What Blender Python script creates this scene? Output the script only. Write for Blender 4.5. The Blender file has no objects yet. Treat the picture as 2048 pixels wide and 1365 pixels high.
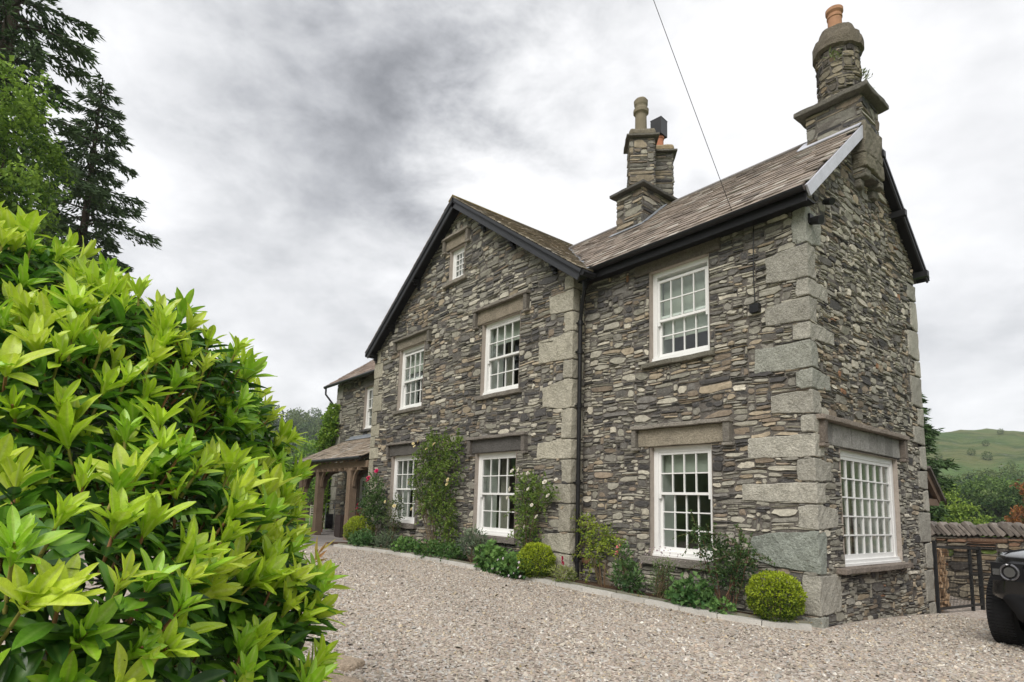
import bpy, math
import numpy as np
from mathutils import Matrix, Vector

rad = math.radians
rng = np.random.default_rng(11)
sc = bpy.context.scene
COL = sc.collection

# ------------------------------------------------------------------ camera
CAM = np.array([3.6164, -8.3441, 1.44])
RIGHT = np.array([0.614174, 0.788413, 0.034560])
UP = np.array([0.086182, -0.110538, 0.990128])
FWD = np.array([-0.784450, 0.605133, 0.135837])
cd = bpy.data.cameras.new('camera')
cam = bpy.data.objects.new('camera', cd)
COL.objects.link(cam)
m = Matrix.Identity(4)
for r_ in range(3):
    m[r_][0], m[r_][1], m[r_][2], m[r_][3] = RIGHT[r_], UP[r_], -FWD[r_], CAM[r_]
cam.matrix_world = m
cd.sensor_width = 36.0
cd.lens = 1184.37 / 2048 * 36
cd.shift_x = (1024 - 978.47) / 2048
cd.shift_y = (845.84 - 682.5) / 2048
cd.clip_start = 0.05
cd.clip_end = 5000
sc.camera = cam

# ------------------------------------------------------------------ world, sun, exposure
SUN_EL, SUN_AZ = rad(44), rad(-25)          # high, behind the camera's right shoulder
world = bpy.data.worlds.new('World')
sc.world = world
world.use_nodes = True
wn = world.node_tree
wn.nodes.clear()


def nd(nt, typ, **kw):
    n = nt.nodes.new(typ)
    for k, v in kw.items():
        setattr(n, k, v)
    return n


def setup_world():
    L = wn.links.new
    out = nd(wn, 'ShaderNodeOutputWorld')
    bg = nd(wn, 'ShaderNodeBackground')
    bg.inputs['Strength'].default_value = 0.1
    L(bg.outputs[0], out.inputs[0])
    tc = nd(wn, 'ShaderNodeTexCoord')
    d = tc.outputs['Generated']

    def math_(op, a, b=None, c=None):
        n = nd(wn, 'ShaderNodeMath', operation=op)
        for i, x in enumerate((a, b, c)):
            if x is None:
                continue
            if isinstance(x, (int, float)):
                n.inputs[i].default_value = x
            else:
                L(x, n.inputs[i])
        return n.outputs[0]

    def vmath(op, a, b=None, scale=None):
        n = nd(wn, 'ShaderNodeVectorMath', operation=op)
        for i, x in enumerate((a, b)):
            if x is None:
                continue
            if isinstance(x, tuple):
                n.inputs[i].default_value = x
            else:
                L(x, n.inputs[i])
        if scale is not None:
            n.inputs['Scale'].default_value = scale
        return n

    def noise3(scale, det, rough, dist, loc, zs):
        mp = nd(wn, 'ShaderNodeMapping')
        mp.inputs['Location'].default_value = loc
        mp.inputs['Scale'].default_value = (1.0, 1.0, zs)
        L(d, mp.inputs[0])
        n = nd(wn, 'ShaderNodeTexNoise')
        n.inputs['Scale'].default_value = scale
        n.inputs['Detail'].default_value = det
        n.inputs['Roughness'].default_value = rough
        n.inputs['Distortion'].default_value = dist
        L(mp.outputs[0], n.inputs['Vector'])
        return n
    n1 = noise3(2.6, 6, 0.55, 0.25, (3.1, 0.4, 1.0), 1.7)
    n2 = noise3(6.5, 9, 0.60, 0.15, (0.3, 5.2, 2.0), 1.9)
    # big cloud masses as soft lobes in direction space, edges broken by the noise
    off = vmath('SUBTRACT', n2.outputs['Color'], (0.5, 0.5, 0.5))
    off2 = vmath('SCALE', off.outputs[0], scale=0.42)
    dd = vmath('NORMALIZE', vmath('ADD', d, off2.outputs[0]).outputs[0]).outputs[0]
    val = math_('MULTIPLY_ADD', n1.outputs['Fac'], 1.10, 0.25)
    val = math_('MULTIPLY_ADD', n2.outputs['Fac'], 0.85, math_('SUBTRACT', val, 0.425))
    LOBES = [((-0.64, 0.40, 0.66), 45, -0.17), ((-0.698, 0.338, 0.631), 26, -0.18), ((-0.80, 0.315, 0.51), 60, -0.24), ((-0.700, 0.446, 0.558), 80, -0.12),
             ((-0.72, 0.24, 0.67), 40, -0.10), ((-0.84, 0.04, 0.545), 40, 0.04), ((-0.895, 0.152, 0.419), 60, 0.16),
             ((-0.382, 0.73, 0.566), 26, 0.20), ((-0.287, 0.873, 0.395), 30, 0.16), ((-0.655, 0.559, 0.470), 70, 0.22),
             ((-0.22, 0.956, 0.196), 60, -0.14), ((-0.932, 0.229, 0.281), 40, -0.10), ((-0.588, 0.577, 0.567), 90, 0.10), ((-0.17, 0.862, 0.477), 60, -0.05)]
    for v, k, amp in LOBES:
        v = tuple(np.array(v) / np.linalg.norm(v))
        dot = vmath('DOT_PRODUCT', dd, v).outputs['Value']
        g = math_('EXPONENT', math_('MULTIPLY', math_('SUBTRACT', dot, 1.0), float(k)))
        val = math_('MULTIPLY_ADD', g, amp, val)
    ramp = nd(wn, 'ShaderNodeValToRGB')
    cr = ramp.color_ramp
    cr.elements[0].position = 0.15
    cr.elements[0].color = (0.135, 0.139, 0.148, 1)
    cr.elements[1].position = 1.0
    cr.elements[1].color = (0.54, 0.54, 0.545, 1)
    for p, c in ((0.42, (0.275, 0.28, 0.292, 1)), (0.72, (0.42, 0.423, 0.431, 1))):
        e = cr.elements.new(p)
        e.color = c
    L(val, ramp.inputs[0])
    sky = nd(wn, 'ShaderNodeTexSky', sky_type='NISHITA')
    sky.sun_disc = False
    sky.sun_elevation = SUN_EL
    sky.sun_rotation = rad(90) - SUN_AZ + rad(90)
    sc10 = vmath('SCALE', ramp.outputs[0], scale=10.0)
    mix = nd(wn, 'ShaderNodeMix', data_type='RGBA')
    mix.inputs[0].default_value = 0.05
    L(sc10.outputs[0], mix.inputs[6])
    L(sky.outputs[0], mix.inputs[7])
    L(mix.outputs[2], bg.inputs['Color'])


setup_world()
sd = bpy.data.lights.new('sun', 'SUN')
sd.energy = 1.5
sd.angle = rad(35)
sd.color = (1.0, 0.95, 0.88)
sun = bpy.data.objects.new('sun', sd)
COL.objects.link(sun)
sdir = Vector((math.cos(SUN_EL) * 0.45, -math.cos(SUN_EL) * 0.89, math.sin(SUN_EL)))
sun.rotation_euler = sdir.to_track_quat('Z', 'Y').to_euler()
sun.location = (10, -20, 30)

sc.view_settings.view_transform = 'Standard'
sc.view_settings.look = 'None'
sc.view_settings.gamma = 1.0
sc.view_settings.use_curve_mapping = False
sc.view_settings.exposure = 1.02
try:
    sc.cycles.use_denoising = True
    sc.cycles.max_bounces = 6
    sc.cycles.diffuse_bounces = 3
    sc.cycles.glossy_bounces = 3
    sc.cycles.transparent_max_bounces = 8
    sc.cycles.caustics_reflective = False
    sc.cycles.caustics_refractive = False
except Exception:
    pass


# ------------------------------------------------------------------ mesh helpers
class MB:
    def __init__(self):
        self.v, self.c, self.f, self.n = [], [], {}, 0

    def add(self, v, f, c=(0.5, 0.5, 0.5)):
        v = np.asarray(v, float).reshape(-1, 3)
        c = np.asarray(c, float)
        if c.ndim == 1:
            c = np.broadcast_to(c, v.shape)
        self.v.append(v)
        self.c.append(c)
        if isinstance(f, np.ndarray):
            f = [f]
        else:
            g = {}
            for q in f:
                g.setdefault(len(q), []).append(q)
            f = [np.array(x) for x in g.values()]
        for a in f:
            if len(a):
                self.f.setdefault(a.shape[1], []).append(a + self.n)
        self.n += len(v)

    def mesh(self, name, mat, smooth=False):
        me = bpy.data.meshes.new(name)
        if self.n:
            v = np.concatenate(self.v)
            c = np.concatenate(self.c)
            fs = {k: np.concatenate(a) for k, a in self.f.items()}
            nf = sum(len(a) for a in fs.values())
            nl = sum(a.size for a in fs.values())
            me.vertices.add(len(v))
            me.vertices.foreach_set('co', v.astype(np.float32).ravel())
            me.loops.add(nl)
            me.polygons.add(nf)
            me.loops.foreach_set('vertex_index', np.concatenate([a.ravel() for a in fs.values()]).astype(np.int32))
            st, tot, p = [], [], 0
            for k, a in fs.items():
                st.append(p + k * np.arange(len(a)))
                tot.append(np.full(len(a), k))
                p += k * len(a)
            me.polygons.foreach_set('loop_start', np.concatenate(st).astype(np.int32))
            if smooth:
                me.polygons.foreach_set('use_smooth', np.ones(nf, dtype=bool))
            else:
                me.polygons.foreach_set('use_smooth', np.zeros(nf, dtype=bool))
            at = me.attributes.new('Col', 'FLOAT_COLOR', 'POINT')
            at.data.foreach_set('color', np.concatenate([c, np.ones((len(c), 1))], 1).astype(np.float32).ravel())
            me.update(calc_edges=True)
        me.materials.append(mat)
        return me

    def build(self, name, mat, parent=None, smooth=False, kind=None, label=None):
        o = bpy.data.objects.new(name, self.mesh(name, mat, smooth))
        COL.objects.link(o)
        if parent is not None:
            o.parent = parent
        if kind:
            o['kind'] = kind
        if label:
            o['label'] = label
        return o


def inst(name, me, parent, mat4=None):
    o = bpy.data.objects.new(name, me)
    COL.objects.link(o)
    o.parent = parent
    if mat4 is not None:
        o.matrix_local = mat4
    return o


def tag(o, label, cat, group=None):
    o['label'] = label
    o['category'] = cat
    if group:
        o['group'] = group
    return o


def empty(name, loc=(0, 0, 0), rz=0.0):
    o = bpy.data.objects.new(name, None)
    COL.objects.link(o)
    o.location = loc
    o.rotation_euler = (0, 0, rz)
    return o


class Fr:
    """A wall's own frame: u along it, n out of it, z up."""

    def __init__(self, O, U, N, Z=(0, 0, 1)):
        self.O, self.U, self.N, self.Z = (np.array(a, float) for a in (O, U, N, Z))

    def __call__(self, p):
        p = np.asarray(p, float).reshape(-1, 3)
        return self.O + p[:, :1] * self.U + p[:, 1:2] * self.N + p[:, 2:3] * self.Z


WORLD = Fr((0, 0, 0), (1, 0, 0), (0, 1, 0))
BOXF = np.array([[0, 1, 3, 2], [4, 6, 7, 5], [0, 4, 5, 1], [2, 3, 7, 6], [0, 2, 6, 4], [1, 5, 7, 3]])


def box(mb, F, u0, u1, n0, n1, z0, z1, col=(0.5, 0.5, 0.5)):
    p = [(u, n, z) for u in (u0, u1) for n in (n0, n1) for z in (z0, z1)]
    mb.add(F(p), BOXF, col)


_A = np.array([[1.0, 0.3, -0.5], [-0.4, 1.1, 0.7], [0.6, -0.8, 1.2]])


def wob(p, amp, fr=7.0):
    q = np.asarray(p) @ _A * fr
    s1, s2 = np.sin(q + 0.7), np.sin(q * 2.31 + 1.9)
    return amp * (s1[:, [1, 2, 0]] * 0.6 + s2[:, [2, 0, 1]] * 0.4)


def rblock(mb, F, u0, u1, n0, n1, z0, z1, col, r=0.014, seg=0.1, amp=0.006, taper=(0, 0), fr=9.0):
    """A dressed or rough stone block: rounded edges and an uneven surface."""
    h = np.array([u1 - u0, n1 - n0, z1 - z0]) / 2
    c = np.array([u1 + u0, n1 + n0, z1 + z0]) / 2
    r = min(r, h.min() * 0.8)

    def brk(a):
        n = max(1, int(round(2 * (a - r) / seg)))
        return np.concatenate([[-a], np.linspace(-a + r, a - r, n + 1), [a]])
    B = [brk(a) for a in h]
    V, Fc, k = [], [], 0
    for ax in range(3):
        a, b = [(1, 2), (2, 0), (0, 1)][ax]
        ga, gb = np.meshgrid(B[a], B[b], indexing='ij')
        for s in (-1, 1):
            p = np.empty(ga.shape + (3,))
            p[..., a], p[..., b], p[..., ax] = ga, gb, s * h[ax]
            na, nb = ga.shape
            V.append(p.reshape(-1, 3))
            idx = np.arange(na * nb).reshape(na, nb) + k
            q = np.stack([idx[:-1, :-1], idx[1:, :-1], idx[1:, 1:], idx[:-1, 1:]], -1).reshape(-1, 4)
            Fc.append(q if s > 0 else q[:, ::-1])
            k += na * nb
    p = np.concatenate(V)
    q = np.clip(p, -(h - r), h - r)
    dlt = p - q
    ln = np.maximum(np.linalg.norm(dlt, axis=1, keepdims=True), 1e-9)
    p = q + dlt / ln * np.minimum(ln, r)
    if taper != (0, 0):
        t0 = np.clip((p[:, 0] - (h[0] - 2 * h[0])) / (2 * h[0]), 0, 1)
        p[:, 2] *= 1 - taper[0] * (1 - t0) ** 2 - taper[1] * t0 ** 2
    w = F(p + c)
    w = w + wob(w, amp, fr) + wob(w, amp * 0.5, fr * 3.3)
    mb.add(w, np.concatenate(Fc), col)


def tube(mb, pts, radii, col, sides=8, cap=True):
    pts = np.asarray(pts, float)
    n = len(pts)
    radii = np.broadcast_to(np.asarray(radii, float), (n,))
    t = np.gradient(pts, axis=0)
    t /= np.maximum(np.linalg.norm(t, axis=1, keepdims=True), 1e-9)
    ref = np.array([0, 0, 1.0]) if abs(t[0, 2]) < 0.9 else np.array([1.0, 0, 0])
    V = []
    for i in range(n):
        a = np.cross(t[i], ref)
        a /= max(np.linalg.norm(a), 1e-9)
        b = np.cross(t[i], a)
        ref = -np.cross(t[i], a) if False else ref
        an = np.arange(sides) * 2 * math.pi / sides
        V.append(pts[i] + radii[i] * (np.cos(an)[:, None] * a + np.sin(an)[:, None] * b))
    V = np.concatenate(V)
    j = np.arange(sides)
    f = []
    for i in range(n - 1):
        f.append(np.stack([i * sides + j, i * sides + (j + 1) % sides, (i + 1) * sides + (j + 1) % sides, (i + 1) * sides + j], 1))
    fs = [np.concatenate(f)]
    if cap:
        fs.append(j[None, :].copy())
        fs.append((n - 1) * sides + j[None, ::-1])
    k = mb.n
    mb.v.append(V)
    mb.c.append(np.broadcast_to(np.asarray(col, float), V.shape))
    for a in fs:
        mb.f.setdefault(a.shape[1], []).append(a + k)
    mb.n += len(V)


def lathe(mb, c, prof, col, sides=24, wobble=0.0):
    """prof: (radius, z) pairs, turned about a vertical axis through c."""
    an = np.arange(sides) * 2 * math.pi / sides
    V = np.concatenate([np.stack([c[0] + r * np.cos(an), c[1] + r * np.sin(an), np.full(sides, c[2] + z)], 1) for r, z in prof])
    if wobble:
        V = V + wob(V, wobble, 11) + wob(V, wobble * 0.6, 31)
    j = np.arange(sides)
    f = np.concatenate([np.stack([i * sides + j, i * sides + (j + 1) % sides, (i + 1) * sides + (j + 1) % sides, (i + 1) * sides + j], 1) for i in range(len(prof) - 1)])
    mb.add(V, [tuple(q) for q in f] + [tuple(j[::-1]), tuple((len(prof) - 1) * sides + j)], col)


def unit(v):
    return v / np.maximum(np.linalg.norm(v, axis=-1, keepdims=True), 1e-9)


def rdir(n):
    return unit(rng.normal(size=(n, 3)))


def leaves(mb, P, D, Nn, Ln, Wd, cols, fold=0.25):
    """Small leaves: base P, direction D, facing Nn; each a folded pair of triangles."""
    n = len(P)
    S = unit(np.cross(D, Nn))
    Nn = unit(np.cross(S, D))
    Ln = np.broadcast_to(np.asarray(Ln, float), (n,))[:, None]
    Wd = np.broadcast_to(np.asarray(Wd, float), (n,))[:, None]
    mid = P + D * Ln * 0.45
    V = np.stack([P, mid + S * Wd * 0.5 + Nn * Wd * fold, P + D * Ln - Nn * Wd * fold * 0.4, mid - S * Wd * 0.5 + Nn * Wd * fold], 1)
    k = np.arange(n)[:, None] * 4
    f = np.concatenate([k + np.array([[0, 2, 1]]), k + np.array([[0, 3, 2]])])
    mb.add(V.reshape(-1, 3), f, np.repeat(cols, 4, axis=0))


def cmix(a, b, t):
    t = np.asarray(t)[:, None]
    return np.asarray(a) * (1 - t) + np.asarray(b) * t


def ss(a, b, x):
    t = np.clip((np.asarray(x, float) - a) / (b - a), 0, 1)
    return t * t * (3 - 2 * t)


def gz(x, y):
    return 0.18 * ss(0.3, 9, -np.asarray(x, float)) - 0.3 * ss(0, 8, y) * ss(-2, 0, x)


def project(P):
    """pixel position (2048 wide) and depth seen by the scene camera"""
    q = np.asarray(P, float) - CAM
    d = q @ FWD
    d = np.where(np.abs(d) < 1e-6, 1e-6, d)
    return 978.47 + 1184.37 * (q @ RIGHT) / d, 845.84 - 1184.37 * (q @ UP) / d, d


# ------------------------------------------------------------------ materials
def mat(name, rough=0.8, noise=None, bump=None, spec=0.3, transl=0.0, col=None, metal=0.0, coat=0.0, extra=None, sheen=0.0):
    """Base colour from the mesh's own colour (or col), varied by fine noise, with bump relief."""
    M = bpy.data.materials.new(name)
    M.use_nodes = True
    nt = M.node_tree
    nt.nodes.clear()
    L = nt.links.new
    out = nd(nt, 'ShaderNodeOutputMaterial')
    b = nd(nt, 'ShaderNodeBsdfPrincipled')
    b.inputs['Roughness'].default_value = rough
    b.inputs['Metallic'].default_value = metal
    b.inputs['Specular IOR Level'].default_value = spec
    if coat:
        b.inputs['Coat Weight'].default_value = coat
        b.inputs['Coat Roughness'].default_value = 0.08
    tc = nd(nt, 'ShaderNodeTexCoord')
    if col is None:
        a = nd(nt, 'ShaderNodeAttribute', attribute_name='Col')
        c = a.outputs['Color']
    else:
        a = nd(nt, 'ShaderNodeRGB')
        a.outputs[0].default_value = (*col, 1)
        c = a.outputs[0]

    def nz(scale, det=5, rgh=0.6):
        n = nd(nt, 'ShaderNodeTexNoise')
        n.inputs['Scale'].default_value = scale
        n.inputs['Detail'].default_value = det
        n.inputs['Roughness'].default_value = rgh
        L(tc.outputs['Object'], n.inputs['Vector'])
        return n.outputs['Fac']

    def vary(c, scale, amt, det=5):
        mr = nd(nt, 'ShaderNodeMapRange')
        mr.inputs['From Min'].default_value = 0.25
        mr.inputs['From Max'].default_value = 0.75
        mr.inputs['To Min'].default_value = 1 - amt
        mr.inputs['To Max'].default_value = 1 + amt
        L(nz(scale, det), mr.inputs[0])
        vm = nd(nt, 'ShaderNodeVectorMath', operation='SCALE')
        L(c, vm.inputs[0])
        L(mr.outputs[0], vm.inputs['Scale'])
        return vm.outputs[0]
    for s, amt in noise or ():
        c = vary(c, s, amt)
    for e in extra or ():
        s, lo, hi, ec, fac = e          # patches of another colour where noise is high
        mr = nd(nt, 'ShaderNodeMapRange')
        mr.inputs['From Min'].default_value = lo
        mr.inputs['From Max'].default_value = hi
        mr.inputs['To Max'].default_value = fac
        L(nz(s, 6, 0.65), mr.inputs[0])
        mx = nd(nt, 'ShaderNodeMix', data_type='RGBA')
        L(mr.outputs[0], mx.inputs[0])
        L(c, mx.inputs[6])
        mx.inputs[7].default_value = (*ec, 1)
        c = mx.outputs[2]
    L(c, b.inputs['Base Color'])
    if bump:
        s, st, dist = bump
        bn = nd(nt, 'ShaderNodeBump')
        bn.inputs['Strength'].default_value = st
        bn.inputs['Distance'].default_value = dist
        L(nz(s, 8, 0.65), bn.inputs['Height'])
        L(bn.outputs[0], b.inputs['Normal'])
    sh = b.outputs[0]
    if transl:
        t = nd(nt, 'ShaderNodeBsdfTranslucent')
        L(c, t.inputs['Color'])
        mxs = nd(nt, 'ShaderNodeMixShader')
        mxs.inputs[0].default_value = transl
        L(sh, mxs.inputs[1])
        L(t.outputs[0], mxs.inputs[2])
        sh = mxs.outputs[0]
    L(sh, out.inputs[0])
    return M


LICH = (30, 0.60, 0.70, (0.42, 0.42, 0.36), 0.55)
M_STONE = mat('rubble_slate', 0.88, [(14, 0.28), (70, 0.25)], (55, 0.55, 0.012), 0.25, extra=[LICH, (4, 0.58, 0.72, (0.06, 0.055, 0.05), 0.55)])
M_QUOIN = mat('dressed_stone', 0.9, [(4, 0.18), (30, 0.30), (120, 0.38)], (38, 1.0, 0.03), 0.2, extra=[(70, 0.62, 0.70, (0.13, 0.12, 0.10), 0.6), (9, 0.60, 0.72, (0.10, 0.09, 0.075), 0.45), (26, 0.62, 0.72, (0.40, 0.40, 0.33), 0.4)])
M_MORTAR = mat('mortar', 0.95, [(8, 0.3), (60, 0.3)], (40, 0.8, 0.02), 0.1, col=(0.135, 0.123, 0.110), extra=[(16, 0.60, 0.68, (0.46, 0.42, 0.37), 0.8)])
M_LIME = mat('lime_render', 0.95, [(10, 0.12), (60, 0.12)], (50, 0.5, 0.01), 0.1, col=(0.37, 0.325, 0.285))
M_SLATE = mat('roof_slate', 0.75, [(7, 0.2), (40, 0.22)], (50, 0.4, 0.008), 0.3, extra=[(16, 0.62, 0.72, (0.30, 0.27, 0.22), 0.45), (5, 0.60, 0.72, (0.07, 0.07, 0.05), 0.4)])
M_WHITE = mat('white_paint', 0.45, [(3, 0.05), (40, 0.04)], None, 0.4, col=(0.79, 0.79, 0.775))
M_BLACK = mat('black_paint', 0.5, [(5, 0.2)], (30, 0.1, 0.004), 0.25, col=(0.010, 0.010, 0.011))
M_GUT = mat('black_iron', 0.45, [(9, 0.3)], (60, 0.2, 0.003), 0.3, col=(0.011, 0.011, 0.012))
M_BARGE = mat('grey_barge', 0.45, [(4, 0.15), (30, 0.1)], (30, 0.15, 0.004), 0.5, col=(0.026, 0.027, 0.031))
M_PALEB = mat('lead_and_sky_sheen', 0.38, [(4, 0.1), (24, 0.1)], (20, 0.1, 0.004), 0.5, col=(0.52, 0.53, 0.60))  # real lead on the flashing; on the verge board a painted sky sheen
M_LEAD = mat('lead', 0.5, [(6, 0.2), (30, 0.15)], (14, 0.25, 0.01), 0.5, col=(0.23, 0.25, 0.28))
M_CLAY = mat('terracotta', 0.8, [(6, 0.15), (40, 0.12)], (60, 0.2, 0.004), 0.25)
M_OAK = mat('weathered_oak', 0.8, [(3, 0.2), (40, 0.25)], (50, 0.5, 0.006), 0.25)
M_IN = mat('interior_plaster', 0.9, None, None, 0.1, col=(0.22, 0.20, 0.17))
M_BLIND = mat('blind_fabric', 0.9, [(90, 0.05)], None, 0.1, transl=0.3, col=(0.62, 0.64, 0.58))
M_CURT = mat('curtain_fabric', 0.9, [(12, 0.08)], None, 0.1, transl=0.25, col=(0.46, 0.43, 0.37))
M_LEAF = mat('rhododendron_leaf', 0.33, [(9, 0.14), (30, 0.12)], (70, 0.12, 0.004), 0.5, transl=0.36, extra=[(3.2, 0.70, 0.74, (0.28, 0.17, 0.06), 0.6)])
M_PLANT = mat('garden_leaf', 0.55, [(20, 0.15)], None, 0.25, transl=0.3)
M_BOX = mat('box_leaf', 0.45, [(20, 0.12)], None, 0.25, transl=0.28)
M_TREE = mat('tree_leaf', 0.6, [(3, 0.15)], None, 0.2, transl=0.25)
M_NEEDLE = mat('conifer_needle', 0.65, [(3, 0.2)], None, 0.2, transl=0.12)
M_BARK = mat('bark', 0.9, [(6, 0.25), (30, 0.2)], (25, 0.8, 0.02), 0.15)
M_STEM = mat('stem', 0.7, [(30, 0.15)], None, 0.2)
M_PETAL = mat('petal', 0.6, [(40, 0.06)], None, 0.2, transl=0.3)
M_SOIL = mat('bed_soil', 0.95, [(12, 0.3), (60, 0.3)], (30, 0.9, 0.03), 0.1, col=(0.085, 0.055, 0.038))
M_KERB = mat('kerb_slate', 0.85, [(5, 0.12), (50, 0.15)], (60, 0.4, 0.006), 0.25)
M_PEB = mat('pebble', 0.75, [(60, 0.15)], None, 0.3)
M_CAR = mat('car_paint', 0.25, None, None, 0.5, col=(0.004, 0.004, 0.005), coat=0.55)
M_CARGL = mat('car_glass', 0.04, None, None, 0.6, col=(0.01, 0.011, 0.012))
M_PLAST = mat('black_plastic', 0.6, [(40, 0.1)], None, 0.15, col=(0.012, 0.012, 0.013))
M_TYRE = mat('tyre_rubber', 0.8, [(50, 0.15)], None, 0.25, col=(0.016, 0.016, 0.017))
M_CHROME = mat('lamp_chrome', 0.2, None, None, 0.6, col=(0.16, 0.16, 0.17), metal=0.7)
M_MESHW = mat('gate_wire', 0.5, None, None, 0.4, col=(0.015, 0.016, 0.017))


def mat_glass(name, tint, f0):
    M = bpy.data.materials.new(name)
    M.use_nodes = True
    nt = M.node_tree
    nt.nodes.clear()
    L = nt.links.new
    out = nd(nt, 'ShaderNodeOutputMaterial')
    tr = nd(nt, 'ShaderNodeBsdfTransparent')
    tr.inputs[0].default_value = (*tint, 1)
    gl = nd(nt, 'ShaderNodeBsdfGlossy')
    gl.inputs['Roughness'].default_value = 0.0
    lw = nd(nt, 'ShaderNodeLayerWeight')
    lw.inputs['Blend'].default_value = 0.5
    pw = nd(nt, 'ShaderNodeMath', operation='POWER')
    L(lw.outputs['Facing'], pw.inputs[0])
    pw.inputs[1].default_value = 4.0
    ma = nd(nt, 'ShaderNodeMath', operation='MULTIPLY_ADD')
    L(pw.outputs[0], ma.inputs[0])
    ma.inputs[1].default_value = 0.9
    ma.inputs[2].default_value = f0
    mx = nd(nt, 'ShaderNodeMixShader')
    L(ma.outputs[0], mx.inputs[0])
    L(tr.outputs[0], mx.inputs[1])
    L(gl.outputs[0], mx.inputs[2])
    L(mx.outputs[0], out.inputs[0])
    return M


M_GLASS = mat_glass('window_glass', (0.93, 0.96, 0.94), 0.05)


def mat_gravel():
    M = bpy.data.materials.new('gravel')
    M.use_nodes = True
    nt = M.node_tree
    L = nt.links.new
    b = nt.nodes['Principled BSDF']
    b.inputs['Roughness'].default_value = 0.85
    b.inputs['Specular IOR Level'].default_value = 0.25
    tc = nd(nt, 'ShaderNodeTexCoord')
    vo = nd(nt, 'ShaderNodeTexVoronoi')
    vo.inputs['Scale'].default_value = 34
    L(tc.outputs['Object'], vo.inputs['Vector'])
    sp = nd(nt, 'ShaderNodeSeparateColor')
    L(vo.outputs['Color'], sp.inputs[0])
    r = nd(nt, 'ShaderNodeValToRGB')
    cr = r.color_ramp
    cr.elements[0].position = 0.0
    cr.elements[0].color = (0.18, 0.15, 0.125, 1)
    cr.elements[1].position = 1.0
    cr.elements[1].color = (0.72, 0.66, 0.58, 1)
    for p, c in ((0.3, (0.36, 0.30, 0.25, 1)), (0.55, (0.49, 0.42, 0.36, 1)), (0.7, (0.47, 0.38, 0.31, 1)), (0.85, (0.43, 0.42, 0.40, 1))):
        e = cr.elements.new(p)
        e.color = c
    L(sp.outputs[0], r.inputs[0])
    n = nd(nt, 'ShaderNodeTexNoise')
    n.inputs['Scale'].default_value = 0.7
    n.inputs['Detail'].default_value = 4
    L(tc.outputs['Object'], n.inputs['Vector'])
    mr = nd(nt, 'ShaderNodeMapRange')
    mr.inputs['To Min'].default_value = 0.8
    mr.inputs['To Max'].default_value = 1.15
    L(n.outputs['Fac'], mr.inputs[0])
    vm = nd(nt, 'ShaderNodeVectorMath', operation='SCALE')
    L(r.outputs[0], vm.inputs[0])
    L(mr.outputs[0], vm.inputs['Scale'])
    L(vm.outputs[0], b.inputs['Base Color'])
    bp_ = nd(nt, 'ShaderNodeBump')
    bp_.invert = True
    bp_.inputs['Strength'].default_value = 0.9
    bp_.inputs['Distance'].default_value = 0.012
    L(vo.outputs['Distance'], bp_.inputs['Height'])
    L(bp_.outputs[0], b.inputs['Normal'])
    return M


M_GRAVEL = mat_gravel()
M_GROUND = mat('lawn_ground', 0.95, [(0.4, 0.2), (6, 0.25)], (20, 0.8, 0.04), 0.1, col=(0.10, 0.17, 0.035))
M_HILL = mat('hill_grass', 0.95, [(0.02, 0.25), (0.12, 0.3), (0.6, 0.2)], (0.25, 0.9, 2.0), 0.1, col=(0.085, 0.14, 0.045),
             extra=[(0.03, 0.48, 0.60, (0.155, 0.145, 0.065), 0.6), (0.07, 0.54, 0.62, (0.05, 0.085, 0.03), 0.9), (0.16, 0.62, 0.67, (0.17, 0.165, 0.15), 0.8)])

# ------------------------------------------------------------------ ground
def grid_sheet(name, xs, ys, dz, m_, kind, keep=None):
    X, Y = np.meshgrid(xs, ys, indexing='ij')
    Z = gz(X, Y) + dz
    V = np.stack([X, Y, Z], -1).reshape(-1, 3)
    nx, ny = X.shape
    i = np.arange(nx * ny).reshape(nx, ny)
    q = np.stack([i[:-1, :-1], i[1:, :-1], i[1:, 1:], i[:-1, 1:]], -1).reshape(-1, 4)
    if keep is not None:
        c = V[q].mean(1)
        q = q[keep(c[:, 0], c[:, 1])]
    mb = MB()
    mb.add(V, q)
    return mb.build(name, m_, smooth=True, kind=kind)


gx = np.concatenate([[-900, -300, -100, -50, -30], np.arange(-22, 12.1, 0.5), [20, 40, 100, 300, 900]])
gy = np.concatenate([[-900, -300, -100, -50, -25], np.arange(-16, 14.1, 0.5), [20, 40, 100, 300, 900]])
grid_sheet('ground', gx, gy, -0.03, M_GROUND, 'structure')
grid_sheet('gravel_drive', np.arange(-16, 9.1, 0.25), np.arange(-12, 9.1, 0.25), -0.006, M_GRAVEL, 'structure')

KERB = [(0.043, -0.337), (-0.301, -0.6), (-0.926, -0.708), (-1.895, -0.70), (-2.578, -0.766), (-3.258, -0.822), (-4.275, -0.89),
        (-5.458, -0.98), (-6.365, -1.10), (-7.772, -1.20), (-9.756, -1.35), (-11.5, -1.75)]
KX = np.array([k[0] for k in KERB])[::-1]
KY = np.array([k[1] for k in KERB])[::-1]


def kerb_y(x):
    return np.interp(x, KX, KY)


def resample(pts, step):
    p = np.array(pts, float)
    s = np.concatenate([[0], np.cumsum(np.linalg.norm(np.diff(p, axis=0), axis=1))])
    n = max(2, int(round(s[-1] / step)) + 1)
    t = np.linspace(0, s[-1], n)
    return np.stack([np.interp(t, s, p[:, i]) for i in range(p.shape[1])], 1)


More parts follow.
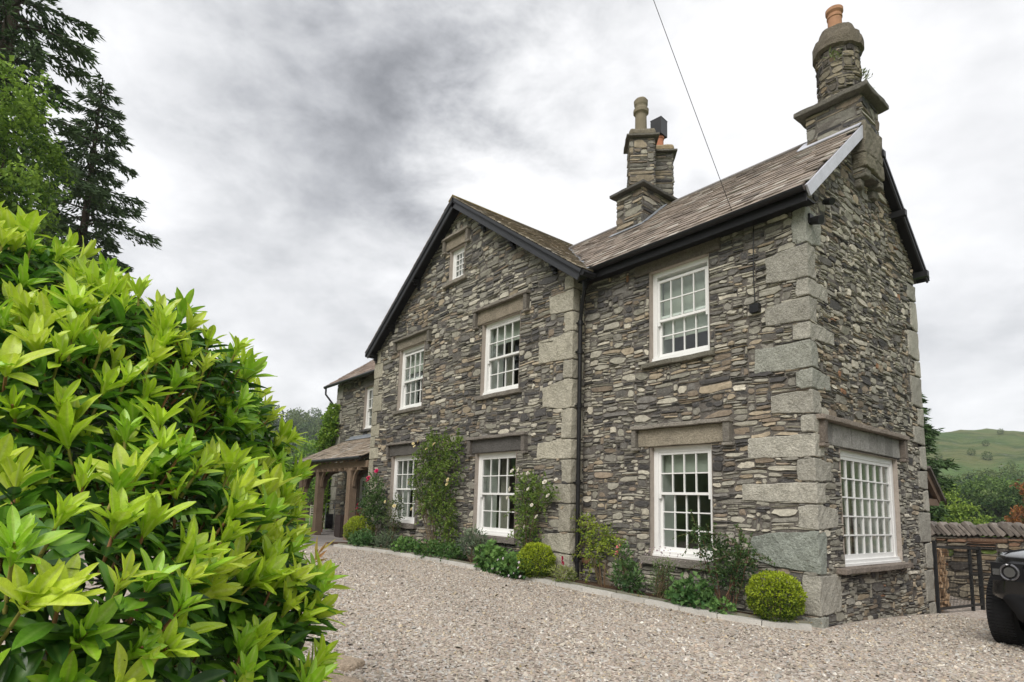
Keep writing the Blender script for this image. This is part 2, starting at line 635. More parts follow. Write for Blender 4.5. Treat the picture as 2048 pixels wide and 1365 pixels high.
def kerb():
    K = empty('kerb')
    K['kind'] = 'structure'
    pts = resample(KERB, 0.2)
    sm = pts.copy()
    for _ in range(3):
        sm[1:-1] = (sm[:-2] + 2 * sm[1:-1] + sm[2:]) / 4
    tan = unit(np.gradient(sm, axis=0))
    nrm = np.stack([tan[:, 1], -tan[:, 0]], 1)      # towards the wall
    nrm *= np.sign(nrm[len(nrm) // 2, 1])
    for i in range(0, len(sm) - 1, 3):
        j = min(i + 3, len(sm) - 1)
        for off0, off1, h0, h1, c0, nm in ((0.0, 0.13, -0.05, 0.058, (0.50, 0.485, 0.45), 'kerb_stone'), (0.135, 0.19, -0.05, 0.088, (0.175, 0.17, 0.13), 'edging_slate')):
            mb = MB()
            c = np.array(c0) * rng.uniform(0.88, 1.1)
            g = 0.006
            V = []
            ks = list(range(i, j + 1))
            for a, k in enumerate(ks):
                sh = g * (1 if a == 0 else -1 if a == len(ks) - 1 else 0)
                for off in (off0, off1):
                    x, y = sm[k] + nrm[k] * off + tan[k] * sh
                    z = float(gz(x, y))
                    V += [(x, y, z + h0), (x, y, z + h1 + rng.normal() * 0.002)]
            V = np.array(V)
            f = []
            for a in range(len(ks) - 1):
                b = a * 4
                f += [(b + 1, b + 5, b + 7, b + 3), (b, b + 4, b + 5, b + 1), (b + 2, b + 3, b + 7, b + 6)]
            e = (len(ks) - 1) * 4
            f += [(0, 1, 3, 2), (e, e + 2, e + 3, e + 1)]
            mb.add(V, f, c)
            mb.build(nm, M_KERB, K)
    # soil of the bed between edging and wall
    mb = MB()
    xs = np.arange(-12.45, 0.0, 0.15)
    rows = []
    for x in xs:
        y0 = kerb_y(x) + 0.17
        y1 = 0.03 if x > -4.21 else -0.32
        t = np.linspace(0, 1, 5)
        yy = y0 + (y1 - y0) * t
        zz = gz(x, yy) + 0.02 + 0.035 * np.sin(t * 3.14) + rng.normal(size=5) * 0.008
        rows.append(np.stack([np.full(5, x), yy, zz], 1))
    V = np.array(rows)
    n = len(xs)
    i = np.arange(n * 5).reshape(n, 5)
    mb.add(V.reshape(-1, 3), np.stack([i[:-1, :-1], i[1:, :-1], i[1:, 1:], i[:-1, 1:]], -1).reshape(-1, 4))
    mb.build('flower_bed', M_SOIL, smooth=True, kind='structure')
    return K


kerb()


def paving():
    P = empty('porch_paving')
    P['kind'] = 'structure'
    x = -20.5
    mbs = MB()
    y_edges = np.array([-2.2, -1.5, -0.95, -0.35, 0.3, 0.85, 1.45])
    for a in range(len(y_edges) - 1):
        x = -20.5 + rng.uniform(0, 0.4)
        while x < -11.7:
            w = rng.uniform(0.55, 1.1)
            x1 = min(x + w, -11.6)
            ya, yb = y_edges[a], y_edges[a + 1]
            if a < 2:
                lim = -11.7 if a == 0 else -11.6
                x1 = min(x1, lim)
            if x1 - x > 0.15 and not (ya > -0.4 and x1 > -12.5 and ya < 0.6 and x > -12.6):
                mb = MB()
                c = np.array([0.235, 0.215, 0.20]) * rng.uniform(0.85, 1.15)
                rblock(mb, WORLD, x + 0.006, min(x1, -12.52 if ya > -0.5 else x1) - 0.006, ya + 0.006, yb - 0.006, 0.10, 0.187 + rng.normal() * 0.002, c, 0.008, 0.3, 0.002)
                mb.build('paving_slab', M_KERB, P)
            x = x1
    box(mbs, WORLD, -20.5, -11.62, -2.2, 1.45, 0.02, 0.165, (0.06, 0.05, 0.045))
    mbs.build('slab_bed', M_KERB, P)


paving()

# ------------------------------------------------------------------ the house
HOUSE = tag(empty('stone_house'), 'grey slate stone house with a big front gable, white sash windows and three tall chimneys', 'house')
G = -0.352
GR, GL, DB = -4.213, -12.49, 4.385
F_RIGHT = Fr((0, 0, 0), (1, 0, 0), (0, -1, 0))
F_GABLE = Fr((0, G, 0), (1, 0, 0), (0, -1, 0))
F_SIDE = Fr((0, 0, 0), (0, 1, 0), (1, 0, 0))
F_RET = Fr((GR, 0, 0), (0, 1, 0), (1, 0, 0))
F_WING = Fr((0, 1.5, 0), (1, 0, 0), (0, -1, 0))
F_WEND = Fr((-19.5, 0, 0), (0, -1, 0), (-1, 0, 0))

PALETTE = [((0.290, 0.282, 0.243), 3.6), ((0.238, 0.230, 0.206), 3.2), ((0.405, 0.390, 0.336), 2.7), ((0.340, 0.290, 0.220), 1.4),
           ((0.238, 0.197, 0.155), 1.2), ((0.078, 0.076, 0.078), 1.5), ((0.32, 0.18, 0.11), 0.05), ((0.48, 0.455, 0.39), 0.9), ((0.155, 0.150, 0.143), 1.8)]
PC = np.array([p[0] for p in PALETTE]) * np.array([1.0, 0.98, 0.945])
PW = np.array([p[1] for p in PALETTE])


def pack(U0, U1, V0, V1, blocked, top, du=0.03, dv=0.018, hs=(0.30, 0.28, 0.18, 0.11, 0.06, 0.04, 0.03), big=1.0):
    nu, nv = int((U1 - U0) / du), int((V1 - V0) / dv)
    occ = np.zeros((nv, nu), bool)
    uc = U0 + (np.arange(nu) + 0.5) * du
    vc = V0 + (np.arange(nv) + 0.5) * dv
    UU, VV = np.meshgrid(uc, vc)
    for b in blocked:
        occ |= (UU > b[0]) & (UU < b[1]) & (VV > b[2]) & (VV < b[3])
    if top is not None:
        occ |= VV > top(UU)
    hs = np.array(hs) / sum(hs)
    cum = np.cumsum(hs)
    out = []
    for j in range(nv):
        row = occ[j]
        i = 0
        while i < nu:
            if row[i]:
                i += 1
                continue
            k = i
            while k < nu and not row[k] and k - i < 26:
                k += 1
            run = k - i
            h = int(np.searchsorted(cum, rng.random())) + 1
            w = int(np.clip(rng.lognormal(1.85 + 0.05 * h, 0.45) * big, 2, 20))
            if w > run or run - w < 2:
                w = run if run < 20 else min(w, run)
            h = min(h, nv - j)
            while h > 1 and occ[j:j + h, i:i + w].any():
                h -= 1
            occ[j:j + h, i:i + w] = True
            out.append((U0 + i * du, U0 + (i + w) * du, V0 + j * dv, V0 + (j + h) * dv))
            i += w
    return out


STONES = []       # (parent, verts, faces, colour)


def one_stone(F, u0, u1, v0, v1, col, depth, edge):
    w, h = u1 - u0, v1 - v0
    r = rng.random
    a = r(4) ** 2 * min(h * 0.75, w * 0.26)
    b = r(4) ** 2 * h * 0.34
    j = rng.normal(size=6) * min(0.006, h * 0.1)
    mid = 0.25 + 0.5 * r(2)
    pts = np.array([(a[0], b[0]), (w * 0.36, j[0]), (w * 0.68, j[1]), (w - a[1], b[1]), (w + j[2], h * mid[0]),
                    (w - a[2], h - b[2]), (w * 0.64, h + j[3]), (w * 0.32, h + j[4]), (a[3], h - b[3]), (j[5], h * mid[1])])
    gap = 0.003
    cen = np.array([w / 2, h / 2])
    sc_ = np.array([(w - 2 * gap) / w, max(0.5, (h - 2 * gap) / h)])
    pts = cen + (pts - cen) * sc_
    ins = min(0.009, 0.0025 + 0.07 * h)
    s2 = np.array([max(0.4, (w - 2 * ins) / w), max(0.4, (h - 2 * ins) / h)])
    inner = cen + (pts - cen) * s2
    tilt = rng.normal(size=2) * 0.006
    dz = depth + rng.normal(size=10) * 0.003 + (inner - cen) @ (tilt / np.array([w, h])) * 2
    P = np.zeros((21, 3))
    P[:10, 0], P[:10, 2], P[:10, 1] = u0 + pts[:, 0], v0 + pts[:, 1], -0.03
    P[10:20, 0], P[10:20, 2], P[10:20, 1] = u0 + inner[:, 0], v0 + inner[:, 1], dz
    P[20] = (u0 + cen[0] + rng.normal() * w * 0.12, depth + rng.normal() * 0.004 + 0.002, v0 + cen[1] + rng.normal() * h * 0.12)
    u, v = P[:, 0].copy(), P[:, 2].copy()
    P[:, 2] += edge(u, v)
    return F(P)


SF = [(i, (i + 1) % 10, 10 + (i + 1) % 10, 10 + i) for i in range(10)]
ST = [(10 + i, 10 + (i + 1) % 10, 20) for i in range(10)]
SFA, STA = np.array(SF), np.array(ST)


def stone_wall(F, U0, U1, V0, V1, blocked, top, parent, big=1.0, du=0.03, dv=0.018, tint=1.0, seed=0.0, protr=(0.0, 0.026), dark=None, flip=False, slope=0.0):
    def edge(u, v):
        return 0.016 * np.sin(u * 2.3 + v * 1.1 + seed) + 0.010 * np.sin(u * 6.1 - v * 3.3 + seed * 2)
    rects = pack(U0, U1, V0, V1, blocked, top, du, dv, big=big)
    for (u0, u1, v0, v1) in rects:
        cu, cv = (u0 + u1) / 2, (v0 + v1) / 2
        wts = PW.copy()
        p = math.sin(cu * 1.3 + cv * 0.9 + seed) + math.sin(cu * 0.6 - cv * 1.7 + seed * 3)
        wts[[0, 2, 7]] *= math.exp(-0.45 * p)
        wts[[3, 4]] *= math.exp(0.45 * p)
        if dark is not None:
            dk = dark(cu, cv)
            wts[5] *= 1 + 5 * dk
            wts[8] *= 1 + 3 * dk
        if (v1 - v0) < 0.03:
            wts[[5, 8, 1]] *= 1.7
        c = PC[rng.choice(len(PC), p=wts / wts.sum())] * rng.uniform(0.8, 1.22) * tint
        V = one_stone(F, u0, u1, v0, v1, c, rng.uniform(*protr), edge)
        STONES.append((parent, V, c))


def wall_core(F, U0, U1, z0, top, openings, depth, name='wall', parent=HOUSE, extra_breaks=(), rev=True):
    """Mortar face of the wall with real openings; top(u) is the roof line."""
    us = sorted({U0, U1, *[o[0] for o in openings], *[o[1] for o in openings], *extra_breaks})
    us = [u for u in us if U0 <= u <= U1]
    mb = MB()
    for a, b in zip(us[:-1], us[1:]):
        mid = (a + b) / 2
        cov = sorted([o for o in openings if o[0] < mid < o[1]], key=lambda o: o[2])
        z = z0
        for o in cov:
            mb.add(F([(a, 0, z), (b, 0, z), (b, 0, o[2]), (a, 0, o[2])]), [(0, 1, 2, 3)])
            z = o[3]
        mb.add(F([(a, 0, z), (b, 0, z), (b, 0, top(b)), (a, 0, top(a))]), [(0, 1, 2, 3)])
        ta, tb = top(a), top(b)      # wall head, to give the wall its thickness
        mb.add(F([(a, 0, ta), (b, 0, tb), (b, -0.3, tb), (a, -0.3, ta)]), [(0, 1, 2, 3)])
    w = mb.build(name, M_MORTAR, parent)
    if rev:
        for o in openings:
            mr = MB()
            u0, u1, za, zb = o
            for q in ([(u0, 0.02, za), (u0, -0.3, za), (u0, -0.3, zb), (u0, 0.02, zb)], [(u1, 0.02, za), (u1, 0.02, zb), (u1, -0.3, zb), (u1, -0.3, za)],
                      [(u0, 0.02, zb), (u0, -0.3, zb), (u1, -0.3, zb), (u1, 0.02, zb)], [(u0, 0.02, za), (u1, 0.02, za), (u1, -0.3, za), (u0, -0.3, za)]):
                mr.add(F(q), [(0, 1, 2, 3)])
            mr.build('window_reveal', M_LIME, w)
    return w


# openings: (u0, u1, z0, z1)
W_RU = (-2.67, -1.51, 3.965, 5.60)
W_RG = (-2.66, -1.51, 0.68, 2.49)
W_G2U = (-7.10, -5.76, 3.875, 5.57)
W_G2G = (-7.19, -5.77, 0.77, 2.557)
W_G1U = (-10.99, -9.67, 3.93, 5.68)
W_G1G = (-11.12, -9.73, 0.86, 2.66)
W_AT = (-8.62, -7.98, 7.0, 7.87)
W_S = (0.78, 2.97, 0.74, 2.40)
W_WU = (-16.96, -15.80, 4.06, 5.68)
W_WG = (-17.09, -15.95, 0.90, 2.27)

AX, AZ, SL = -8.17, 9.06, 0.725          # gable verge apex and slope
RZ, RS = 8.13, 0.875                      # main ridge height and slope (ridge at y = DB/2)
RY = DB / 2


def top_right(u):
    return 6.06 + 0 * np.asarray(u)


def top_gable(u):
    return AZ - 0.13 - SL * np.abs(np.asarray(u) - AX)


def top_side(u):
    return RZ - 0.12 - RS * np.abs(np.asarray(u) - RY)


def top_wing(u):
    return 6.22 + 0 * np.asarray(u)


def top_ret(u):
    return 5.85 + 0 * np.asarray(u)


wallR = wall_core(F_RIGHT, GR, 0, -0.15, top_right, [W_RU, W_RG], 0.3)
wallG = wall_core(F_GABLE, GL, GR, -0.15, top_gable, [W_G1U, W_G1G, W_G2U, W_G2G, W_AT], 0.3, extra_breaks=(AX,))
wallS = wall_core(F_SIDE, 0, DB, -0.6, top_side, [W_S], 0.3, extra_breaks=(RY,))
wallT = wall_core(F_RET, G, 0, -0.1, top_ret, [], 0.3)
wallW = wall_core(F_WING, -19.5, GL, -0.1, top_wing, [W_WU, W_WG], 0.3)


def back_walls():
    mb = MB()
    for x0, x1, y0, y1, z1 in ((GL, 0.0, DB, DB - 0.3, 6.0), (-19.5, GL, 6.0, 5.7, 6.2)):
        box(mb, WORLD, x0, x1, y1, y0, -0.6, z1)
    F = F_WEND
    mb.add([(-19.5, 1.5, 0), (-19.5, 6.0, 0), (-19.5, 6.0, 6.2), (-19.5, 3.75, 7.8), (-19.5, 1.5, 6.2)], [(0, 1, 2, 3, 4)])
    mb.add([(GL, G, 0), (GL, 6.0, 0), (GL, 6.0, 6.0), (GL, G, 6.0)], [(0, 1, 2, 3)])
    mb.add([(GR, 4.38, 5.5), (GL, 4.38, 5.5), (AX, 4.38, 8.9)], [(0, 1, 2)])
    mb.build('wall', M_MORTAR, HOUSE)
    # rooms seen through the glass
    rooms = [(-4.0, -0.31, 0.31, 4.05, 0.1, 2.9), (-4.0, -0.31, 0.31, 4.05, 3.1, 5.95), (-12.2, -4.3, 0.0, 4.0, 0.15, 2.95), (-12.2, -4.3, 0.0, 4.0, 3.1, 5.9),
             (-9.6, -6.9, 0.0, 3.0, 6.2, 8.0), (-19.2, -12.6, 1.85, 5.6, 0.2, 2.9), (-19.2, -12.6, 1.85, 5.6, 3.1, 6.1)]
    for (x0, x1, y0, y1, z0, z1) in rooms:
        mr = MB()
        box(mr, WORLD, x0, x1, y0, y1, z0, z1)
        side = x1 > -0.5 and z0 < 1
        k = 4
        f = mr.f[4][0]
        # leave the window side(s) of the room open
        drop = [2] + ([1] if side else [])
        drop = [4 if d == 2 else d for d in drop]
        cen = mr.v[0][f].mean(1)
        keepm = np.ones(len(f), bool)
        keepm &= ~(np.abs(cen[:, 1] - y0) < 1e-6)
        if side:
            keepm &= ~(np.abs(cen[:, 0] - x1) < 1e-6)
        mr.f[4] = [f[keepm]]
        mr.build('interior', M_IN, HOUSE)


back_walls()

# ---- quoins and dressed stones
QC = [(0.405, 0.388, 0.335), (0.355, 0.34, 0.295), (0.445, 0.425, 0.365)]


def quoin(F1, F2, a, b, z0, z1, col, taper=(0, 0), proud=0.045):
    """A corner block: a along the first wall (leftwards), b along the second."""
    mb = MB()
    # corner at u=0 of both frames; modelled as two overlapping slabs welded into one L-shaped mesh
    return mb


def corner_quoins():
    Q = [(-0.17, 0.46, 5.27, 5.85, 'g'), (-0.58, 0.25, 4.76, 5.26, ''), (-0.15, 0.62, 4.49, 4.75, ''), (-0.6, 0.22, 4.13, 4.48, ''), (-0.22, 0.77, 3.86, 4.12, ''),
         (-0.78, 0.19, 3.46, 3.85, 'g'), (-0.2, 0.54, 3.17, 3.45, 'g'), (-0.56, 0.22, 2.82, 3.16, ''), (-0.15, 0.32, 2.55, 2.81, ''), (-0.92, 0.28, 2.22, 2.54, ''),
         (-0.22, 0.47, 1.89, 2.21, ''), (-1.02, 0.26, 1.59, 1.88, ''), (-0.23, 0.61, 1.24, 1.58, ''), (-0.91, 0.21, 0.67, 1.23, 'G'), (-0.21, 0.63, 0.13, 0.66, ''), (-0.32, 0.15, -0.10, 0.12, 'g')]
    blkR, blkS = [], []
    for a, b, z0, z1, t in Q:
        c = np.array(QC[rng.integers(3)]) * rng.uniform(0.9, 1.08)
        if t == 'g':
            c = np.array([0.315, 0.318, 0.278])
        if t == 'G':
            c = np.array([0.275, 0.297, 0.262])
        mb = MB()
        ta = (0.45, 0.0) if t == 'G' else (rng.uniform(0, 0.28), 0)
        tb = (0.0, rng.uniform(0.1, 0.35)) if b > 0.4 else (0, 0)
        amp = 0.012 if t == 'G' else 0.009
        rblock(mb, WORLD, a, 0.026, -0.026, 0.18, z0 + 0.006, z1 - 0.006, c, 0.014, 0.05, amp, ta)
        rblock(mb, F_SIDE, -0.024, b, -0.14, 0.024, z0 + 0.009, z1 - 0.009, c * 1.0, 0.014, 0.05, amp, tb)
        mb.build('quoin', M_QUOIN, wallR)
        h_ = z1 - z0
        blkR.append((a * 0.62, 0.2, z0 + 0.02, z1 - 0.02))
        blkR.append((a * 0.97, 0.2, z0 + 0.14 * h_, z1 - 0.14 * h_))
        blkS.append((-0.2, b * 0.62, z0 + 0.02, z1 - 0.02))
        blkS.append((-0.2, b * 0.97, z0 + 0.16 * h_, z1 - 0.16 * h_))
    return blkR, blkS


blkR, blkS = corner_quoins()


def more_quoins():
    Gq = [(-4.42, 5.67, 5.95, 1), (-4.85, 5.22, 5.66, 0), (-4.42, 4.81, 5.21, 1), (-5.15, 4.26, 4.80, 0), (-4.43, 3.88, 4.25, 1), (-5.01, 3.3, 3.87, 0), (-4.46, 2.72, 3.29, 1),
          (-5.12, 2.33, 2.71, 0), (-4.43, 1.88, 2.32, 1), (-5.04, 1.5, 1.87, 0), (-4.49, 0.97, 1.49, 1), (-4.93, 0.58, 0.96, 0), (-4.6, -0.05, 0.57, 1)]
    blkG, blkT = [], []
    for a, z0, z1, lng in Gq:
        c = np.array(QC[rng.integers(3)]) * rng.uniform(0.92, 1.06) * np.array([1, 0.98, 0.93])
        mb = MB()
        taper = (rng.uniform(0.1, 0.4), 0) if a < -4.8 else (0, 0)
        rblock(mb, WORLD, a, GR + 0.026, G - 0.026, G + 0.10, z0 + 0.006, z1 - 0.006, c, 0.014, 0.06, 0.010, taper)
        d = 0.30 if lng else 0.17
        rblock(mb, F_RET, G - 0.024, G + d, -0.1, 0.024, z0 + 0.009, z1 - 0.009, c, 0.02, 0.1, 0.005)
        mb.build('quoin', M_QUOIN, wallG)
        w_, h_ = GR - a, z1 - z0
        blkG.append((GR - w_ * 0.55, GR + 0.1, z0 + 0.02, z1 - 0.02))
        blkG.append((a + 0.02, GR + 0.1, z0 + 0.18 * h_, z1 - 0.18 * h_))
        blkT.append((G - 0.1, G + d + 0.005, z0, z1))
    z = 0.0
    k = 0
    while z < 5.9:
        h = rng.uniform(0.32, 0.62)
        w = (0.28, 0.52)[k % 2] * rng.uniform(0.85, 1.15)
        c = np.array(QC[rng.integers(3)]) * rng.uniform(0.85, 1.0) * np.array([1, 0.98, 0.9])
        z1 = min(z + h, 5.93)
        mb = MB()
        rblock(mb, WORLD, GL - 0.03, GL + w, G - 0.026, G + 0.1, z + 0.006, z1 - 0.006, c, 0.02, 0.12, 0.006)
        mb.build('quoin', M_QUOIN, wallG)
        blkG.append((GL - 0.1, GL + w + 0.01, z, z1))
        z = z1
        k += 1
    z = -0.45
    blkS2 = []
    while z < 5.6:
        h = rng.uniform(0.3, 0.62)
        w = (0.24, 0.46)[k % 2] * rng.uniform(0.85, 1.2)
        c = np.array(QC[rng.integers(3)]) * rng.uniform(0.8, 0.98)
        z1 = min(z + h, 5.75)
        mb = MB()
        rblock(mb, F_SIDE, DB - w, DB + 0.03, -0.12, 0.026, z + 0.006, z1 - 0.006, c, 0.02, 0.12, 0.006, (rng.uniform(0, 0.2), 0))
        mb.build('quoin', M_QUOIN, wallS)
        blkS2.append((DB - w - 0.01, DB + 0.1, z, z1))
        z = z1
        k += 1
    z, blkW = 0.1, []
    while z < 6.1:
        h = rng.uniform(0.35, 0.6)
        w = (0.28, 0.5)[k % 2]
        z1 = min(z + h, 6.15)
        mb = MB()
        rblock(mb, WORLD, -19.54, -19.5 + w, 1.46, 1.6, z + 0.006, z1 - 0.006, np.array(QC[0]) * 0.85, 0.02, 0.2, 0.006)
        mb.build('quoin', M_QUOIN, wallW)
        blkW.append((-19.6, -19.5 + w, z, z1))
        z = z1
        k += 1
    return blkG, blkT, blkS2, blkW


blkG, blkT, blkS2, blkW = more_quoins()
blkS = blkS + blkS2
TP = {}          # taper gaps behind quoins are filled by the mortar core

# ---- windows
REC = 0.085


def window(F, o, cols, rows, blind=0.0, blind2=0.0, drop=0.0, fixed=False, split=None, curtain=0.0, parent=HOUSE, rec=REC, horns=True):
    u0, u1, z0, z1 = o
    u0 += 0.003
    u1 -= 0.003
    fb = MB()
    sd_, hd, sl = 0.085, 0.085, 0.085
    n0, n1 = -rec - 0.16, -rec
    box(fb, F, u0, u0 + sd_, n0, n1, z0 + sl, z1 - hd)
    box(fb, F, u1 - sd_, u1, n0, n1, z0 + sl, z1 - hd)
    box(fb, F, u0, u1, n0, n1, z1 - hd, z1)
    box(fb, F, u0, u1, n0, n1 + 0.03, z0, z0 + sl)
    box(fb, F, u0, u1, n1 + 0.001, n1 + 0.055, z0 + 0.002, z0 + 0.035)
    w = fb.build('window', M_WHITE, parent)
    a, b = u0 + sd_, u1 - sd_
    lo, hi = z0 + sl, z1 - hd
    mid = lo + (hi - lo) * (0.5 if split is None else split)

    def sash(za, zb, nf, rws, rail_t, rail_b):
        mb = MB()
        th, st, gb = 0.045, 0.048, 0.020
        box(mb, F, a + 0.002, a + st, nf - th, nf, za, zb)
        box(mb, F, b - st, b - 0.002, nf - th, nf, za, zb)
        box(mb, F, a + st, b - st, nf - th, nf, zb - rail_t, zb)
        box(mb, F, a + st, b - st, nf - th, nf, za, za + rail_b)
        ia, ib, iz0, iz1 = a + st, b - st, za + rail_b, zb - rail_t
        cw, rh = (ib - ia) / cols, (iz1 - iz0) / rws
        for c in range(1, cols):
            box(mb, F, ia + c * cw - gb / 2, ia + c * cw + gb / 2, nf - th + 0.008, nf - 0.006, iz0, iz1)
        for r in range(1, rws):
            box(mb, F, ia, ib, nf - th + 0.010, nf - 0.004, iz0 + r * rh - gb / 2, iz0 + r * rh + gb / 2)
        s = mb.build('sash', M_WHITE, w)
        for c in range(cols):
            for r in range(rws):
                p = MB()
                t = rng.normal(size=4) * 0.0012
                x0, x1 = ia + c * cw + gb / 2 - 0.004, ia + (c + 1) * cw - gb / 2 + 0.004
                y0, y1 = iz0 + r * rh + gb / 2 - 0.004, iz0 + (r + 1) * rh - gb / 2 + 0.004
                nn = nf - 0.026
                p.add(F([(x0, nn + t[0], y0), (x1, nn + t[1], y0), (x1, nn + t[2], y1), (x0, nn + t[3], y1),
                         (x0, nn + t[0] - 0.004, y0), (x1, nn + t[1] - 0.004, y0), (x1, nn + t[2] - 0.004, y1), (x0, nn + t[3] - 0.004, y1)]),
                      [(0, 1, 2, 3), (7, 6, 5, 4), (0, 4, 5, 1), (1, 5, 6, 2), (2, 6, 7, 3), (3, 7, 4, 0)])
                p.build('pane', M_GLASS, w)
        return s
    if fixed:
        sash(lo, hi, n1 - 0.012, rows[0], 0.05, 0.07)
    else:
        nf = n1 - 0.012
        sash(mid - 0.022 - drop, hi - drop, nf, rows[0], 0.045, 0.042)
        sash(lo, mid + 0.022, nf - 0.055, rows[1], 0.042, 0.075)
        if horns:
            for x in (a + 0.004, b - 0.046):
                hb = MB()
                box(hb, F, x, x + 0.042, nf - 0.04, nf - 0.002, mid - 0.085 - drop, mid - 0.0225 - drop)
                hb.build('sash_horn', M_WHITE, w)
    # inside lining, pale boarded
    lb = MB()
    for q in ((u0 - 0.001, u0 + 0.03, z0, z1), (u1 - 0.03, u1 + 0.001, z0, z1)):
        box(lb, F, q[0], q[1], -0.62, n0 - 0.002, q[2], q[3])
    box(lb, F, u0, u1, -0.62, n0 - 0.002, z1 - 0.02, z1)
    box(lb, F, u0, u1, -0.62, n0 - 0.002, z0, z0 + 0.03)
    lb.build('window_lining', M_WHITE, w)
    if curtain:
        for sgn, c0 in ((1, a - 0.02), (-1, b + 0.02)):
            cb = MB()
            k_ = 14
            wv = curtain * (u1 - u0)
            us_ = c0 + sgn * np.linspace(0, wv, k_)
            ns_ = -0.70 - 0.03 * np.sin(np.arange(k_) * 1.9)
            Vc = np.concatenate([np.stack([us_, ns_ - o_, np.full(k_, z_)], 1) for z_ in (z0 + 0.02, z1 + 0.08) for o_ in (0.0, 0.008)])
            q_ = np.arange(k_ - 1)
            cb.add(F(Vc), np.concatenate([np.stack([q_, q_ + 1, q_ + 1 + 2 * k_, q_ + 2 * k_], 1), np.stack([q_ + k_, q_ + 3 * k_, q_ + 1 + 3 * k_, q_ + 1 + k_], 1)]))
            cb.build('curtain', M_CURT, w)
    if blind > 0:
        bb = MB()
        box(bb, F, a, b, n0 - 0.035, n0 - 0.03, hi - blind * (hi - lo), hi)
        box(bb, F, a, b, n0 - 0.045, n0 - 0.02, hi - blind * (hi - lo) - 0.02, hi - blind * (hi - lo))
        bb.build('roller_blind', M_BLIND, w)
    return w


def dress(F, w, o, sill, lintel=None, slab=None, stops=None, lcol=(0.27, 0.245, 0.20), scol=(0.22, 0.20, 0.18), blocks=0):
    """Sill, lintel and the slate drip hood of a window; returns the area the rubble must leave free."""
    free = []
    mb = MB()
    rblock(mb, F, sill[0], sill[1], -0.14, sill[4], sill[2], sill[3], scol, 0.012, 0.12, 0.006)
    mb.build('sill', M_QUOIN, w)
    free.append((sill[0], sill[1], sill[2], sill[3]))
    free.append((o[0] - 0.01, o[1] + 0.01, o[2] - 0.03, o[3] + 0.03))
    if lintel:
        if blocks:
            du = (lintel[1] - lintel[0]) / blocks
            for k in range(blocks):
                mb = MB()
                c = np.array(lcol) * rng.uniform(0.55, 1.15)
                rblock(mb, F, lintel[0] + k * du + 0.004, lintel[0] + (k + 1) * du - 0.004, -0.2, 0.03 + rng.normal() * 0.004, lintel[2], lintel[3], c, 0.01, 0.12, 0.004)
                mb.build('lintel_block', M_QUOIN, w)
        else:
            mb = MB()
            rblock(mb, F, lintel[0], lintel[1], -0.2, 0.035, lintel[2], lintel[3], lcol, 0.012, 0.12, 0.006)
            mb.build('lintel', M_QUOIN, w)
        free.append((lintel[0], lintel[1], lintel[2], lintel[3]))
    if slab:
        mb = MB()
        rblock(mb, F, slab[0], slab[1], -0.05, 0.13, slab[2], slab[3], np.array(scol) * 1.1, 0.01, 0.1, 0.006)
        mb.build('hood_slab', M_QUOIN, w)
        free.append((slab[0], slab[1], slab[2], slab[3]))
        for s in stops or ():
            mb = MB()
            rblock(mb, F, s[0], s[1], -0.05, 0.105, s[2], slab[2] - 0.002, np.array(scol) * 0.75, 0.01, 0.1, 0.005)
            mb.build('label_stop', M_QUOIN, w)
            free.append((s[0], s[1], s[2], slab[2]))
            mb = MB()
            d = 0.10
            rblock(mb, F, s[0] - (d if s[2] < 0 else 0.02), s[1] + 0.04, -0.05, 0.10, s[2] - 0.05, s[2] - 0.002, np.array(scol), 0.01, 0.1, 0.005)
            mb.build('stop_slate', M_QUOIN, w)
            free.append((s[0] - 0.02, s[1] + 0.04, s[2] - 0.05, s[2]))
    return free


w = window(F_RIGHT, W_RU, 4, (2, 2), blind=0.74, drop=0.07, parent=HOUSE)
freeR = dress(F_RIGHT, w, W_RU, (-2.80, -1.42, 3.875, 3.96, 0.09), (-2.98, -1.30, 5.605, 5.90), lcol=(0.16, 0.14, 0.115), scol=(0.17, 0.16, 0.13))
w = window(F_RIGHT, W_RG, 4, (2, 3), blind=0.19, split=0.58)
freeR += dress(F_RIGHT, w, W_RG, (-2.82, -1.38, 0.555, 0.675, 0.11), (-2.90, -1.28, 2.50, 2.795), (-3.02, -1.15, 2.80, 2.862), [(-3.0, -2.91, 2.49), (-1.275, -1.165, 2.49)], lcol=(0.30, 0.265, 0.205), scol=(0.25, 0.23, 0.20))
w = window(F_GABLE, W_G2U, 4, (2, 2), blind=0.25, curtain=0.2)
freeG = dress(F_GABLE, w, W_G2U, (-7.25, -5.64, 3.775, 3.87, 0.09), (-7.28, -5.60, 5.575, 5.885), (-7.41, -5.45, 5.89, 5.955), [(-7.39, -7.29, 5.55), (-5.59, -5.48, 5.55)], lcol=(0.25, 0.215, 0.165), scol=(0.20, 0.18, 0.155))
w = window(F_GABLE, W_G2G, 4, (2, 2), curtain=0.22)
freeG += dress(F_GABLE, w, W_G2G, (-7.30, -5.66, 0.645, 0.765, 0.11), (-7.31, -5.55, 2.565, 2.86), (-7.45, -5.42, 2.865, 2.93), [(-7.43, -7.32, 2.54), (-5.54, -5.44, 2.54)], lcol=(0.105, 0.10, 0.095), scol=(0.20, 0.18, 0.16))
w = window(F_GABLE, W_G1U, 4, (2, 2), blind=0.36, drop=0.06)
freeG += dress(F_GABLE, w, W_G1U, (-11.15, -9.56, 3.83, 3.925, 0.09), (-11.15, -9.46, 5.685, 5.925), (-11.28, -9.33, 5.93, 5.99), [(-11.26, -11.16, 5.66), (-9.45, -9.35, 5.66)], lcol=(0.22, 0.195, 0.155), scol=(0.19, 0.175, 0.15))
w = window(F_GABLE, W_G1G, 4, (2, 2), curtain=0.2)
